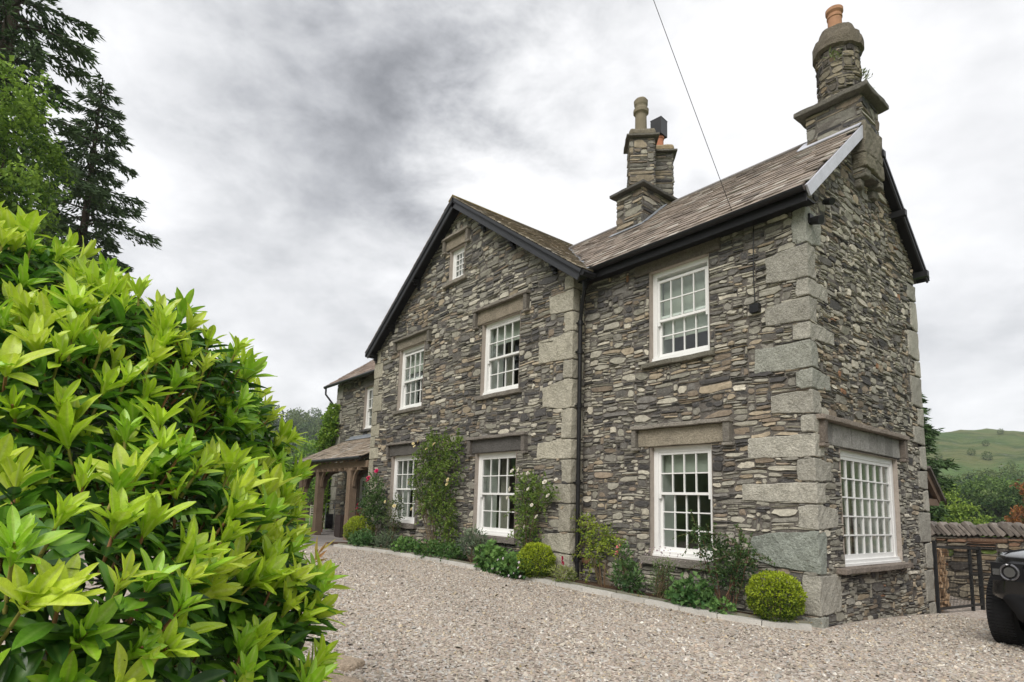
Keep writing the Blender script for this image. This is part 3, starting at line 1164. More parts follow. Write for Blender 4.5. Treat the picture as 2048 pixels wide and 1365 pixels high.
freeG += dress(F_GABLE, w, W_G1G, (-11.24, -9.62, 0.735, 0.855, 0.11), (-11.22, -9.53, 2.665, 2.955), (-11.33, -9.40, 2.96, 3.02), [(-11.31, -11.23, 2.64), (-9.52, -9.43, 2.64)], lcol=(0.115, 0.108, 0.10), scol=(0.20, 0.18, 0.16))
w = window(F_GABLE, W_AT, 3, (4,), fixed=True)
freeG += dress(F_GABLE, w, W_AT, (-8.80, -7.80, 6.90, 6.995, 0.10), (-8.78, -7.86, 7.90, 8.17), (-8.90, -7.74, 8.175, 8.235), [(-8.88, -8.79, 7.88), (-7.85, -7.76, 7.88)], lcol=(0.25, 0.215, 0.165), scol=(0.25, 0.225, 0.19))
w = window(F_SIDE, W_S, 7, (5,), fixed=True, rec=0.05, curtain=0.12)
freeS = dress(F_SIDE, w, W_S, (0.50, 3.05, 0.655, 0.735, 0.14), (0.22, 3.12, 2.425, 2.735), (0.05, 3.27, 2.74, 2.81), [(0.12, 0.215, 2.42), (3.125, 3.24, 2.42)], lcol=(0.33, 0.32, 0.30), scol=(0.235, 0.20, 0.17), blocks=9)
w = window(F_WING, W_WU, 4, (2, 2), curtain=0.2)
freeW = dress(F_WING, w, W_WU, (-17.1, -15.7, 3.97, 4.055, 0.09), (-17.15, -15.65, 5.69, 5.95), lcol=(0.17, 0.16, 0.14), scol=(0.12, 0.115, 0.11))
w = window(F_WING, W_WG, 4, (2, 2))
freeW += dress(F_WING, w, W_WG, (-17.2, -15.85, 0.80, 0.895, 0.09), (-17.25, -15.8, 2.28, 2.5), lcol=(0.17, 0.16, 0.14), scol=(0.16, 0.15, 0.14))

# books on the sill inside the ground floor window
for k in range(6):
    mb = MB()
    h = rng.uniform(0.14, 0.2)
    c = [(0.10, 0.22, 0.25), (0.55, 0.5, 0.36), (0.45, 0.42, 0.3), (0.5, 0.46, 0.4), (0.2, 0.25, 0.28), (0.12, 0.2, 0.22)][k]
    box(mb, F_RIGHT, -1.98 + k * 0.036, -1.98 + k * 0.036 + 0.032, -0.44, -0.33, W_RG[2] + 0.032, W_RG[2] + 0.032 + h, c)
    tag(mb.build('book', M_CLAY), ['teal book at the left end of the row', 'tall cream book next to the teal one', 'ochre book in the middle of the row', 'pale beige book right of the ochre one', 'slate blue book in the row', 'dark green book at the right end of the row'][k] + ' inside the large window', 'book', 'books on the window sill')

# ---- rubble
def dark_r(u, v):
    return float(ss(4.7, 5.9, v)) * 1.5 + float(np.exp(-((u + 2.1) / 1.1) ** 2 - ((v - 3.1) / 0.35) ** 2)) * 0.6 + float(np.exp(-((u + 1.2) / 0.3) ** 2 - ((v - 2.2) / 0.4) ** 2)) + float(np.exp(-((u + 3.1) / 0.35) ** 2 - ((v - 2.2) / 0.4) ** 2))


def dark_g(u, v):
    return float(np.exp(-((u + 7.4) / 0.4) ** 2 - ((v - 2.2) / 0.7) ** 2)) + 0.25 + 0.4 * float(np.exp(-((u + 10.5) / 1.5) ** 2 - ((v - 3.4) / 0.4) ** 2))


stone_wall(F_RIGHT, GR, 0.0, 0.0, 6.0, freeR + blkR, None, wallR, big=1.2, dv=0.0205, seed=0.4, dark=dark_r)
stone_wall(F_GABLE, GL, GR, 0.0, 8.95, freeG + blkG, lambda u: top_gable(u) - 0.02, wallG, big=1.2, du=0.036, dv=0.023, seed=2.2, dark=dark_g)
stone_wall(F_SIDE, 0.0, DB, -0.45, 8.05, freeS + blkS + [(1.75, 2.6, 7.0, 8.2)], lambda u: top_side(u) - 0.02, wallS, big=1.05, dv=0.0195, seed=4.1, tint=0.98)
stone_wall(F_RET, G + 0.1, 0.0, 0.0, 5.8, blkT, None, wallT, seed=1.1)
stone_wall(F_WING, -19.5, GL, 0.15, 6.15, freeW + blkW + [(-19.6, GL, 3.55, 3.75)], None, wallW, big=1.5, du=0.045, dv=0.026, seed=5.0, tint=0.8)


def place_stones():
    V = np.array([s[1] for s in STONES])
    x, y, d = project(V.reshape(-1, 3))
    x, y, d = (a.reshape(len(V), 21) for a in (x, y, d))
    inside = (x.mean(1) > 0) & (x.mean(1) < 2048) & (y.mean(1) > 0) & (y.mean(1) < 1365) & (d.min(1) > 0)
    area = (x.max(1) - x.min(1)) * (y.max(1) - y.min(1)) * inside
    order = np.argsort(-area)
    single = set(order[:300].tolist())
    rest = {}
    for i, (par, v, c) in enumerate(STONES):
        if i in single:
            mb = MB()
            mb.add(v, SFA, c)
            mb.f.setdefault(3, []).append(STA)
            mb.build('stone', M_STONE, par)
        else:
            mb = rest.setdefault(par.name, (par, MB()))[1]
            n = mb.n
            mb.add(v, SFA, c)
            mb.f.setdefault(3, []).append(STA + n)
    for par, mb in rest.values():
        mb.build('stones', M_STONE, par, kind='stuff')
    print('stones', len(STONES))


place_stones()

# ---- roofs
SLATES = []


def slate_slope(F, U0, U1, S1, inside, expo=0.145, w=(0.16, 0.30), parent=None, col=(0.252, 0.208, 0.174), seed=0, grad=0.0, thick=0.016, amb=0.16):
    """F: u along eave, n normal, z up the slope. Each slate is a thin slab lapped over the next."""
    s, k = 0.0, 0
    while s < S1:
        e = expo * (1.25 - 0.5 * s / S1)
        u = U0 - rng.uniform(0, 0.2)
        while u < U1:
            ww = rng.uniform(*w)
            u0, u1 = u + 0.003, u + ww - 0.003
            u += ww
            if not inside((u0 + u1) / 2, s + e * 0.5):
                continue
            u0, u1 = max(u0, U0), min(u1, U1)
            ln = e * 1.7
            t = thick * rng.uniform(0.7, 1.5)
            ds = rng.normal() * 0.006
            lift = 0.016 + abs(rng.normal()) * 0.004
            top = min(s + ln, S1 + 0.02)
            j = rng.normal(size=2) * 0.004
            P = np.array([(u0, lift, s + ds + j[0]), (u1, lift, s + ds + j[1]), (u1, 0.004, top), (u0, 0.004, top),
                          (u0, lift + t, s + ds + j[0]), (u1, lift + t, s + ds + j[1]), (u1, 0.004 + t * 0.7, top), (u0, 0.004 + t * 0.7, top)])
            c = np.array(col) * rng.uniform(0.72, 1.25)
            if rng.random() < 0.12:
                c = np.array([0.37, 0.335, 0.295]) * rng.uniform(0.8, 1.1)
            if rng.random() < 0.1:
                c = c * 0.6
            SLATES.append((parent, F(P), c))
        s += e
        k += 1


SLF = np.array([[4, 5, 6, 7], [0, 4, 7, 3], [1, 2, 6, 5], [0, 1, 5, 4], [0, 3, 2, 1]])


def roofs():
    # right wing
    y_e, z_e = -0.30, RZ - RS * (RY + 0.30)
    slopeL = math.hypot(RY + 0.30, RZ - z_e)
    Z = np.array([0, RY + 0.30, RZ - z_e]) / slopeL
    Nn = np.array([0, -Z[2], Z[1]])
    F = Fr((0, y_e, z_e), (1, 0, 0), Nn, Z)

    def valley(s):
        z = z_e + Z[2] * s
        return AX + (AZ - z) / SL
    mb = MB()
    XR = 0.16
    q = lambda pts: np.array(pts)
    vl0, vl1 = valley(0), valley(slopeL)
    th = 0.05
    mb.add([(vl0, y_e, z_e), (XR, y_e, z_e), (XR, RY, RZ), (vl1, RY, RZ), (vl0, y_e, z_e - th), (XR, y_e, z_e - th), (XR, RY, RZ - th), (vl1, RY, RZ - th)],
           [(0, 1, 2, 3), (7, 6, 5, 4), (0, 4, 5, 1), (1, 5, 6, 2)], (0.05, 0.04, 0.035))
    yb, zb = DB + 0.30, RZ - RS * (DB + 0.30 - RY)
    mb.add([(vl1, RY, RZ), (XR, RY, RZ), (XR, yb, zb), (vl0, yb, zb), (vl1, RY, RZ - th), (XR, RY, RZ - th), (XR, yb, zb - th), (vl0, yb, zb - th)],
           [(0, 1, 2, 3), (7, 6, 5, 4), (2, 6, 7, 3), (1, 5, 6, 2)], (0.10, 0.085, 0.075))
    rm = mb.build('roof', M_SLATE, HOUSE)

    def ins(u, s):
        if u < valley(s) + 0.05 or u > XR:
            return False
        y = y_e + Z[1] * s
        if -0.72 < u and y > 1.83:
            return False
        if -4.68 < u < -3.95 and y > 1.45:
            return False
        return True
    slate_slope(F, valley(slopeL), XR, slopeL, ins, parent=rm)
    Fb = Fr((0, yb, zb), (1, 0, 0), (0, Z[2], Z[1]), (0, -Z[1], Z[2]))
    slate_slope(Fb, -7.0, XR, slopeL, lambda u, s: u > valley(s), parent=rm)
    # ridge of the main roof
    mb = MB()
    x = vl1 + 0.1
    while x < -0.70:
        x1 = min(x + 0.45, -0.70)
        if not (x1 > -4.68 and x < -3.95):
            mb = MB()
            for sgn in (-1, 1):
                mb.add([(x + 0.004, RY, RZ + 0.055), (x1 - 0.004, RY, RZ + 0.055), (x1 - 0.004, RY + sgn * 0.15, RZ - 0.06), (x + 0.004, RY + sgn * 0.15, RZ - 0.06),
                        (x + 0.004, RY, RZ + 0.03), (x1 - 0.004, RY, RZ + 0.03), (x1 - 0.004, RY + sgn * 0.15, RZ - 0.085), (x + 0.004, RY + sgn * 0.15, RZ - 0.085)],
                       [(0, 1, 2, 3), (7, 6, 5, 4), (2, 6, 7, 3), (0, 3, 7, 4), (1, 5, 6, 2)], (0.17, 0.155, 0.145))
            mb.build('ridge_tile', M_SLATE, rm)
        x = x1
    # gable roof: two slopes meeting at x = AX
    yf = G - 0.30
    xl, xr = -12.62, -3.70
    zl, zr = AZ - SL * (AX - xl), AZ - SL * (xr - AX)
    yv = lambda x: RY - (RZ - (AZ - SL * (x - AX))) / RS
    mb = MB()
    th = 0.05
    xm = AX + (AZ - RZ) / SL
    front = [(AX, yf, AZ), (xr, yf, zr), (xr, yv(xr) - 0.0, zr), (xm, RY, RZ), (xm, 6.0, RZ), (AX, 6.0, AZ)]
    mb.add(front, [tuple(range(6))], (0.07, 0.06, 0.05))
    mb.add([(AX, yf, AZ - th), (xr, yf, zr - th), (xr, y_e, zr - th), (AX, 6.0, AZ - th)], [(3, 2, 1, 0)], (0.05, 0.04, 0.035))
    mb.add([(xl, yf, zl), (AX, yf, AZ), (AX, 6.0, AZ), (xl, 6.0, zl), (xl, yf, zl - th), (AX, yf, AZ - th), (AX, 6.0, AZ - th), (xl, 6.0, zl - th)],
           [(0, 1, 2, 3), (7, 6, 5, 4), (0, 3, 7, 4)], (0.09, 0.075, 0.065))
    rg = mb.build('roof', M_SLATE, HOUSE)
    ln = math.hypot(xr - AX, AZ - zr)
    Zs = np.array([-(xr - AX), 0, AZ - zr]) / ln
    Fg = Fr((xr, 0, zr), (0, 1, 0), (Zs[2], 0, -Zs[0]), Zs)
    mossy = (0.20, 0.155, 0.095)
    slate_slope(Fg, yf - 0.02, 5.6, ln, lambda u, s: u < yv(xr + Zs[0] * s) - 0.03 or (xr + Zs[0] * s) < xm, parent=rg, col=(0.26, 0.22, 0.165))
    lnl = math.hypot(AX - xl, AZ - zl)
    Zl = np.array([AX - xl, 0, AZ - zl]) / lnl
    Fl = Fr((xl, 0, zl), (0, -1, 0), (-Zl[2], 0, Zl[0]), Zl)
    slate_slope(Fl, -5.9, -yf + 0.02, lnl, lambda u, s: True, parent=rg, w=(0.25, 0.4), expo=0.2)
    mb = MB()
    y = yf - 0.03
    while y < 6:
        y1 = y + 0.45
        mb = MB()
        for sgn, sl2 in ((-1, 1), (1, 1)):
            mb.add([(AX, y + 0.004, AZ + 0.075), (AX, y1 - 0.004, AZ + 0.075), (AX + sgn * 0.17, y1 - 0.004, AZ - 0.035), (AX + sgn * 0.17, y + 0.004, AZ - 0.035),
                    (AX, y + 0.004, AZ + 0.045), (AX, y1 - 0.004, AZ + 0.045), (AX + sgn * 0.17, y1 - 0.004, AZ - 0.065), (AX + sgn * 0.17, y + 0.004, AZ - 0.065)],
                   [(0, 1, 2, 3), (7, 6, 5, 4), (2, 6, 7, 3), (0, 3, 7, 4), (1, 5, 6, 2)], (0.24, 0.185, 0.07) if y < 1 else (0.18, 0.15, 0.11))
        mb.build('ridge_tile', M_SLATE, rg)
        y = y1
    # left wing roof
    ye, ze = 1.17, 6.10
    yr = 3.75
    zr2 = ze + 0.72 * (yr - ye)
    mb = MB()
    mb.add([(-20.1, ye, ze), (GL, ye, ze), (GL, yr, zr2), (-20.1, yr, zr2), (-20.1, ye, ze - th), (GL, ye, ze - th), (GL, yr, zr2 - th), (-20.1, yr, zr2 - th)],
           [(0, 1, 2, 3), (7, 6, 5, 4), (0, 4, 5, 1), (0, 3, 7, 4)], (0.08, 0.07, 0.06))
    mb.add([(-20.1, yr, zr2), (GL, yr, zr2), (GL, 6.3, ze), (-20.1, 6.3, ze)], [(0, 1, 2, 3)], (0.1, 0.085, 0.075))
    rw = mb.build('roof', M_SLATE, HOUSE)
    l2 = math.hypot(yr - ye, zr2 - ze)
    Z2 = np.array([0, yr - ye, zr2 - ze]) / l2
    slate_slope(Fr((0, ye, ze), (1, 0, 0), (0, -Z2[2], Z2[1]), Z2), -20.12, GL - 0.02, l2, lambda u, s: True, parent=rw, w=(0.25, 0.42), expo=0.19, col=(0.27, 0.205, 0.165))
    # porch roof
    pe, pz, pt, ptz, px0 = -0.62, 2.70, 1.46, 3.72, -18.0
    mb = MB()
    mb.add([(px0, pe, pz), (GL - 0.02, pe, pz), (GL - 0.02, pt, ptz), (px0, pt, ptz), (px0, pe, pz - th), (GL - 0.02, pe, pz - th), (GL - 0.02, pt, ptz - th), (px0, pt, ptz - th)],
           [(0, 1, 2, 3), (7, 6, 5, 4), (0, 4, 5, 1), (0, 3, 7, 4)], (0.08, 0.07, 0.06))
    rp = mb.build('roof', M_SLATE, HOUSE)
    l3 = math.hypot(pt - pe, ptz - pz)
    Z3 = np.array([0, pt - pe, ptz - pz]) / l3
    slate_slope(Fr((0, pe, pz), (1, 0, 0), (0, -Z3[2], Z3[1]), Z3), px0, GL - 0.04, l3, lambda u, s: True, parent=rp, w=(0.2, 0.36), expo=0.16, col=(0.30, 0.245, 0.19))
    mb = MB()
    box(mb, Fr((0, pt, ptz), (1, 0, 0), (0, -Z3[2], Z3[1]), Z3), px0, GL - 0.03, 0.045, 0.06, -0.22, 0.02)
    box(mb, WORLD, px0, GL - 0.03, pt - 0.01, pt + 0.04, ptz, ptz + 0.13)
    mb.build('lead_flashing', M_LEAD, rp)
    return F, rm, rg, rw, rp, (xl, zl, xr, zr, yf), (y_e, z_e), Z


F_ROOF, rm, rg, rw, rp, gab, eav, ZR = roofs()


def place_slates():
    V = np.array([s[1] for s in SLATES])
    x, y, d = project(V.reshape(-1, 3))
    x, y, d = (a.reshape(len(V), 8) for a in (x, y, d))
    cen = V.mean(1)
    nrm = np.cross(V[:, 5] - V[:, 4], V[:, 7] - V[:, 4])
    facing = np.einsum('ij,ij->i', nrm, CAM - cen) > 0
    ins = (x.mean(1) > 0) & (x.mean(1) < 2048) & (y.mean(1) > 0) & (y.mean(1) < 1365) & (d.min(1) > 0) & facing
    vis = np.array([s[0] in (rm, rp) for s in SLATES])
    area = (x.max(1) - x.min(1)) * (y.max(1) - y.min(1)) * ins * vis
    single = set(np.argsort(-area)[:300].tolist())
    rest = {}
    for i, (par, v, c) in enumerate(SLATES):
        if i in single:
            mb = MB()
            mb.add(v, SLF, c)
            mb.build('slate', M_SLATE, par)
        else:
            rest.setdefault(par.name, (par, MB()))[1].add(v, SLF, c)
    for par, mb in rest.values():
        mb.build('slates', M_SLATE, par, kind='stuff')
    print('slates', len(SLATES))


place_slates()


def bar(mb, p, q, w, h, up=(0, 0, 1), col=(0.5, 0.5, 0.5)):
    """A square-cut board from p to q, w wide (sideways) and h deep (along up)."""
    p, q, up = np.array(p, float), np.array(q, float), np.array(up, float)
    d = unit(q - p)
    s = unit(np.cross(d, up))
    u = unit(np.cross(s, d))
    V = [a + s * (w / 2) * i + u * (h / 2) * j for a in (p, q) for i in (-1, 1) for j in (-1, 1)]
    mb.add(V, BOXF, col)


def roof_trim():
    xl, zl, xr, zr, yf = gab
    # barge boards and soffits of the front gable
    for sx, ex, ez in ((-1, xl, zl), (1, xr, zr)):
        mb = MB()
        d = unit(np.array([ex - AX, 0, ez - AZ]))
        nrm = np.array([-d[2], 0, d[0]]) * (1 if d[0] > 0 else -1)
        o = -nrm * 0.135
        bar(mb, np.array([AX, yf + 0.02, AZ]) + o, np.array([ex, yf + 0.02, ez]) + o, 0.035, 0.16, up=nrm)
        bar(mb, np.array([AX, yf + 0.005, AZ]) - nrm * 0.035, np.array([ex, yf + 0.005, ez]) - nrm * 0.035, 0.05, 0.06, up=nrm)
        mb.build('barge_board', M_BARGE, rg)
        mb = MB()
        o2 = -nrm * 0.09
        bar(mb, np.array([AX, (yf + G) / 2, AZ]) + o2, np.array([ex, (yf + G) / 2, ez]) + o2, 0.34, 0.025, up=nrm)
        mb.build('soffit', M_BLACK, rg)
        for t in ((0.25, 0.50, 0.80) if sx > 0 else (0.45, 0.75, 0.97)):
            mb = MB()
            c = np.array([AX, 0, AZ]) + d * t * np.hypot(ex - AX, ez - AZ) - nrm * 0.15
            for k, (dn, dz) in enumerate(((0.26, 0.0), (0.19, 0.07), (0.11, 0.14), (0.06, 0.2))):
                box(mb, WORLD, c[0] - 0.045, c[0] + 0.045, G - dn, G - 0.02, c[2] - dz - 0.07, c[2] - dz)
            mb.build('bracket', M_GUT, rg)
    # right wing verge: sky reflection painted into the front board's pale colour, rear board dark
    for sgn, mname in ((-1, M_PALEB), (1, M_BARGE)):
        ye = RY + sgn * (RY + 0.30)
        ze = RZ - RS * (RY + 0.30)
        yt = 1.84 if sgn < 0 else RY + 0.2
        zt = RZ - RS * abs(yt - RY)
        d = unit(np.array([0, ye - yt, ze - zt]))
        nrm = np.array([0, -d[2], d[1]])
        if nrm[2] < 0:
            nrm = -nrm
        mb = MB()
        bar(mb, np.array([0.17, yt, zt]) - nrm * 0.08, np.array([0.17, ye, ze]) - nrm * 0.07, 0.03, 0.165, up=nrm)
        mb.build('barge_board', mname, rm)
        if sgn < 0:
            continue
        mb = MB()
        bar(mb, np.array([0.10, yt, zt]) - nrm * 0.09, np.array([0.10, ye, ze]) - nrm * 0.09, 0.20, 0.02, up=nrm)
        mb.build('soffit', M_BLACK, rm)
        for t in (0.12, 0.5, 0.93) if sgn > 0 else (0.2, 0.65):
            mb = MB()
            c = np.array([0.08, yt, zt]) + (np.array([0, ye - yt, ze - zt])) * t - nrm * 0.17
            box(mb, WORLD, 0.0, 0.24, c[1] - 0.05, c[1] + 0.05, c[2] - 0.06, c[2] + 0.05)
            mb.build('bracket', M_GUT, rm)
    # gutters and fascia
    ye, ze = eav
    mb = MB()
    x0 = -3.92
    for k in range(7):
        a0, a1 = math.pi + k * math.pi / 7, math.pi + (k + 1) * math.pi / 7
        r0, r1 = 0.065, 0.058
        cy, cz = ye - 0.035, ze - 0.015
        V = []
        for x in (x0, 0.16):
            for (a, r) in ((a0, r0), (a1, r0), (a1, r1), (a0, r1)):
                V.append((x, cy + r * math.cos(a), cz + r * math.sin(a)))
        mb.add(V, [(0, 1, 5, 4), (2, 3, 7, 6), (3, 0, 4, 7), (0, 3, 2, 1), (4, 5, 6, 7)])
    bar(mb, (x0, ye - 0.035, ze - 0.075), (0.16, ye - 0.035, ze - 0.075), 0.02, 0.012)
    mb.build('gutter', M_GUT, rm)
    mb = MB()
    box(mb, WORLD, x0, 0.15, ye + 0.03, ye + 0.055, ze - 0.2, ze - 0.03)
    box(mb, WORLD, GR, 0.15, ye + 0.055, 0.0, ze - 0.155, ze - 0.135)
    mb.build('fascia', M_BLACK, rm)
    # short gutter under the gable's right eave, and the one on its left
    mb = MB()
    tube(mb, [(xr + 0.0, yf, zr - 0.06), (xr + 0.0, ye - 0.02, zr - 0.06)], 0.06, (0.02, 0.02, 0.02), 10)
    tube(mb, [(xl + 0.02, yf, zl - 0.06), (xl + 0.02, 3.0, zl - 0.06)], 0.06, (0.02, 0.02, 0.02), 10)
    mb.build('gutter', M_GUT, rg)
    # downpipe at the gable corner
    mb = MB()
    px, py = GR + 0.09, G + 0.12
    tube(mb, [(xr - 0.22, G + 0.02, 5.72), (xr - 0.22, G + 0.02, 5.60), (-4.02, G + 0.06, 5.35), (px, py, 5.0), (px, py, 4.9)], 0.037, (0.02,) * 3, 12)
    tube(mb, [(px, py, 4.95), (px, py, 0.12), (px, py, 0.02)], 0.04, (0.02,) * 3, 14)
    tube(mb, [(xr - 0.22, G + 0.02, 5.70), (xr - 0.22, G + 0.02, 5.58)], 0.052, (0.02,) * 3, 12)
    for z in (4.92, 4.35, 3.3, 1.85, 0.45):
        tube(mb, [(px, py, z), (px, py, z + 0.09)], 0.053, (0.02,) * 3, 14)
        box(mb, WORLD, px - 0.05, px + 0.02, py - 0.015, py + 0.10, z + 0.03, z + 0.06)
        box(mb, WORLD, px - 0.10, px - 0.03, py - 0.06, py - 0.03, z + 0.035, z + 0.055)
    mb.build('downpipe', M_GUT, HOUSE)
    # wing gutter and elbow
    mb = MB()
    tube(mb, [(-20.15, 1.15, 6.06), (GL, 1.15, 6.06)], 0.06, (0.02,) * 3, 10)
    mb.build('gutter', M_GUT, rw)
    mb = MB()
    tube(mb, [(-20.0, 1.15, 6.02), (-20.0, 1.16, 5.75), (-19.75, 1.3, 5.45), (-19.58, 1.44, 5.2), (-19.58, 1.44, 0.3)], 0.04, (0.02,) * 3, 10)
    mb.build('downpipe', M_GUT, HOUSE)
    mb = MB()
    tube(mb, [(-18.05, -0.66, 2.67), (GL - 0.02, -0.66, 2.67)], 0.055, (0.02,) * 3, 10)
    mb.build('gutter', M_GUT, rp)
    # flashings
    mb = MB()
    s0 = (1.45 - eav[0]) / ZR[1]
    s1 = (RY - eav[0]) / ZR[1]
    box(mb, F_ROOF, -4.78, -3.88, 0.035, 0.052, s0 - 0.14, s0 + 0.005)
    box(mb, F_ROOF, -3.95, -3.82, 0.035, 0.05, s0 + 0.0, s1 - 0.03)
    mb.build('lead_flashing', M_LEAD, rm)
    mb = MB()
    s0 = (1.83 - eav[0]) / ZR[1]
    box(mb, F_ROOF, -0.80, 0.17, 0.035, 0.052, s0 - 0.17, s0 + 0.005)
    box(mb, F_ROOF, -0.84, -0.71, 0.035, 0.05, s0 - 0.1, s1 - 0.02)
    mb.build('lead_flashing', M_PALEB, rm)
    # valley lead
    mb = MB()
    p0 = np.array([AX + (AZ - eav[1]) / SL, eav[0], eav[1] + 0.03])
    p1 = np.array([AX + (AZ - RZ) / SL, RY, RZ + 0.03])
    bar(mb, p0, p1, 0.22, 0.01)
    mb.build('valley_lead', M_LEAD, rm)
    # lights at the eave corner, wall box with its cable
    mb = MB()
    tube(mb, [(0.02, 0.12, 5.62), (0.10, 0.10, 5.60), (0.19, 0.08, 5.57)], [0.05, 0.06, 0.065], (0.02,) * 3, 14)
    box(mb, WORLD, 0.0, 0.05, 0.06, 0.18, 5.58, 5.72)
    mb.build('security_light', M_GUT, HOUSE)
    mb = MB()
    tube(mb, [(0.05, 0.55, 6.06), (0.12, 0.53, 6.03), (0.18, 0.50, 6.0)], [0.04, 0.05, 0.05], (0.02,) * 3, 14)
    mb.build('security_light', M_GUT, HOUSE)
    mb = MB()
    box(mb, F_RIGHT, -0.80, -0.66, 0.02, 0.10, 4.40, 4.53)
    tube(mb, [(-0.73, -0.06, 4.53), (-0.74, -0.065, 5.0), (-0.72, -0.06, 5.8)], 0.008, (0.02,) * 3, 6)
    mb.build('junction_box', M_GUT, HOUSE)


roof_trim()


# ---- chimneys
def rubble_box(parent, x0, x1, y0, y1, z0, z1, rot=0.0, seed=0.0, faces=('f', 'r', 'l', 'b'), dv=0.03, du=0.045):
    """Small stones over the faces of a chimney block, joined into one part."""
    cx, cy = (x0 + x1) / 2, (y0 + y1) / 2
    hx, hy = (x1 - x0) / 2, (y1 - y0) / 2
    c, s = math.cos(rot), math.sin(rot)
    ux, uy = np.array([c, s, 0]), np.array([-s, c, 0])
    C0 = np.array([cx, cy, 0.0])
    core = MB()
    Fc = Fr(C0, ux, uy)
    box(core, Fc, -hx, hx, -hy, hy, z0, z1)
    core_o = core.build('core', M_MORTAR, parent)
    frames = {'f': (Fr(C0 - uy * hy, ux, -uy), hx), 'r': (Fr(C0 + ux * hx, uy, ux), hy), 'b': (Fr(C0 + uy * hy, -ux, uy), hx), 'l': (Fr(C0 - ux * hx, -uy, -ux), hy)}
    mb = MB()
    for k in faces:
        F, h = frames[k]
        for (u0, u1, v0, v1) in pack(-h - 0.02, h + 0.02, z0, z1, [], None, du, dv, big=1.25):
            wts = PW.copy()
            wts[[3, 4]] *= 2.0
            wts[[2, 7]] *= 0.4
            col = PC[rng.choice(len(PC), p=wts / wts.sum())] * rng.uniform(0.65, 1.0)
            v = one_stone(F, u0, u1, v0, v1, col, rng.uniform(0.004, 0.016), lambda u, v: 0 * u)
            n = mb.n
            mb.add(v, SFA, col)
            mb.f.setdefault(3, []).append(STA + n)
    mb.build('stones', M_STONE, parent, kind='stuff')


def chimney(label):
    c = bpy.data.objects.new('chimney', None)
    COL.objects.link(c)
    c.parent = HOUSE
    c['label'] = label
    return c


SLABC = (0.15, 0.14, 0.12)


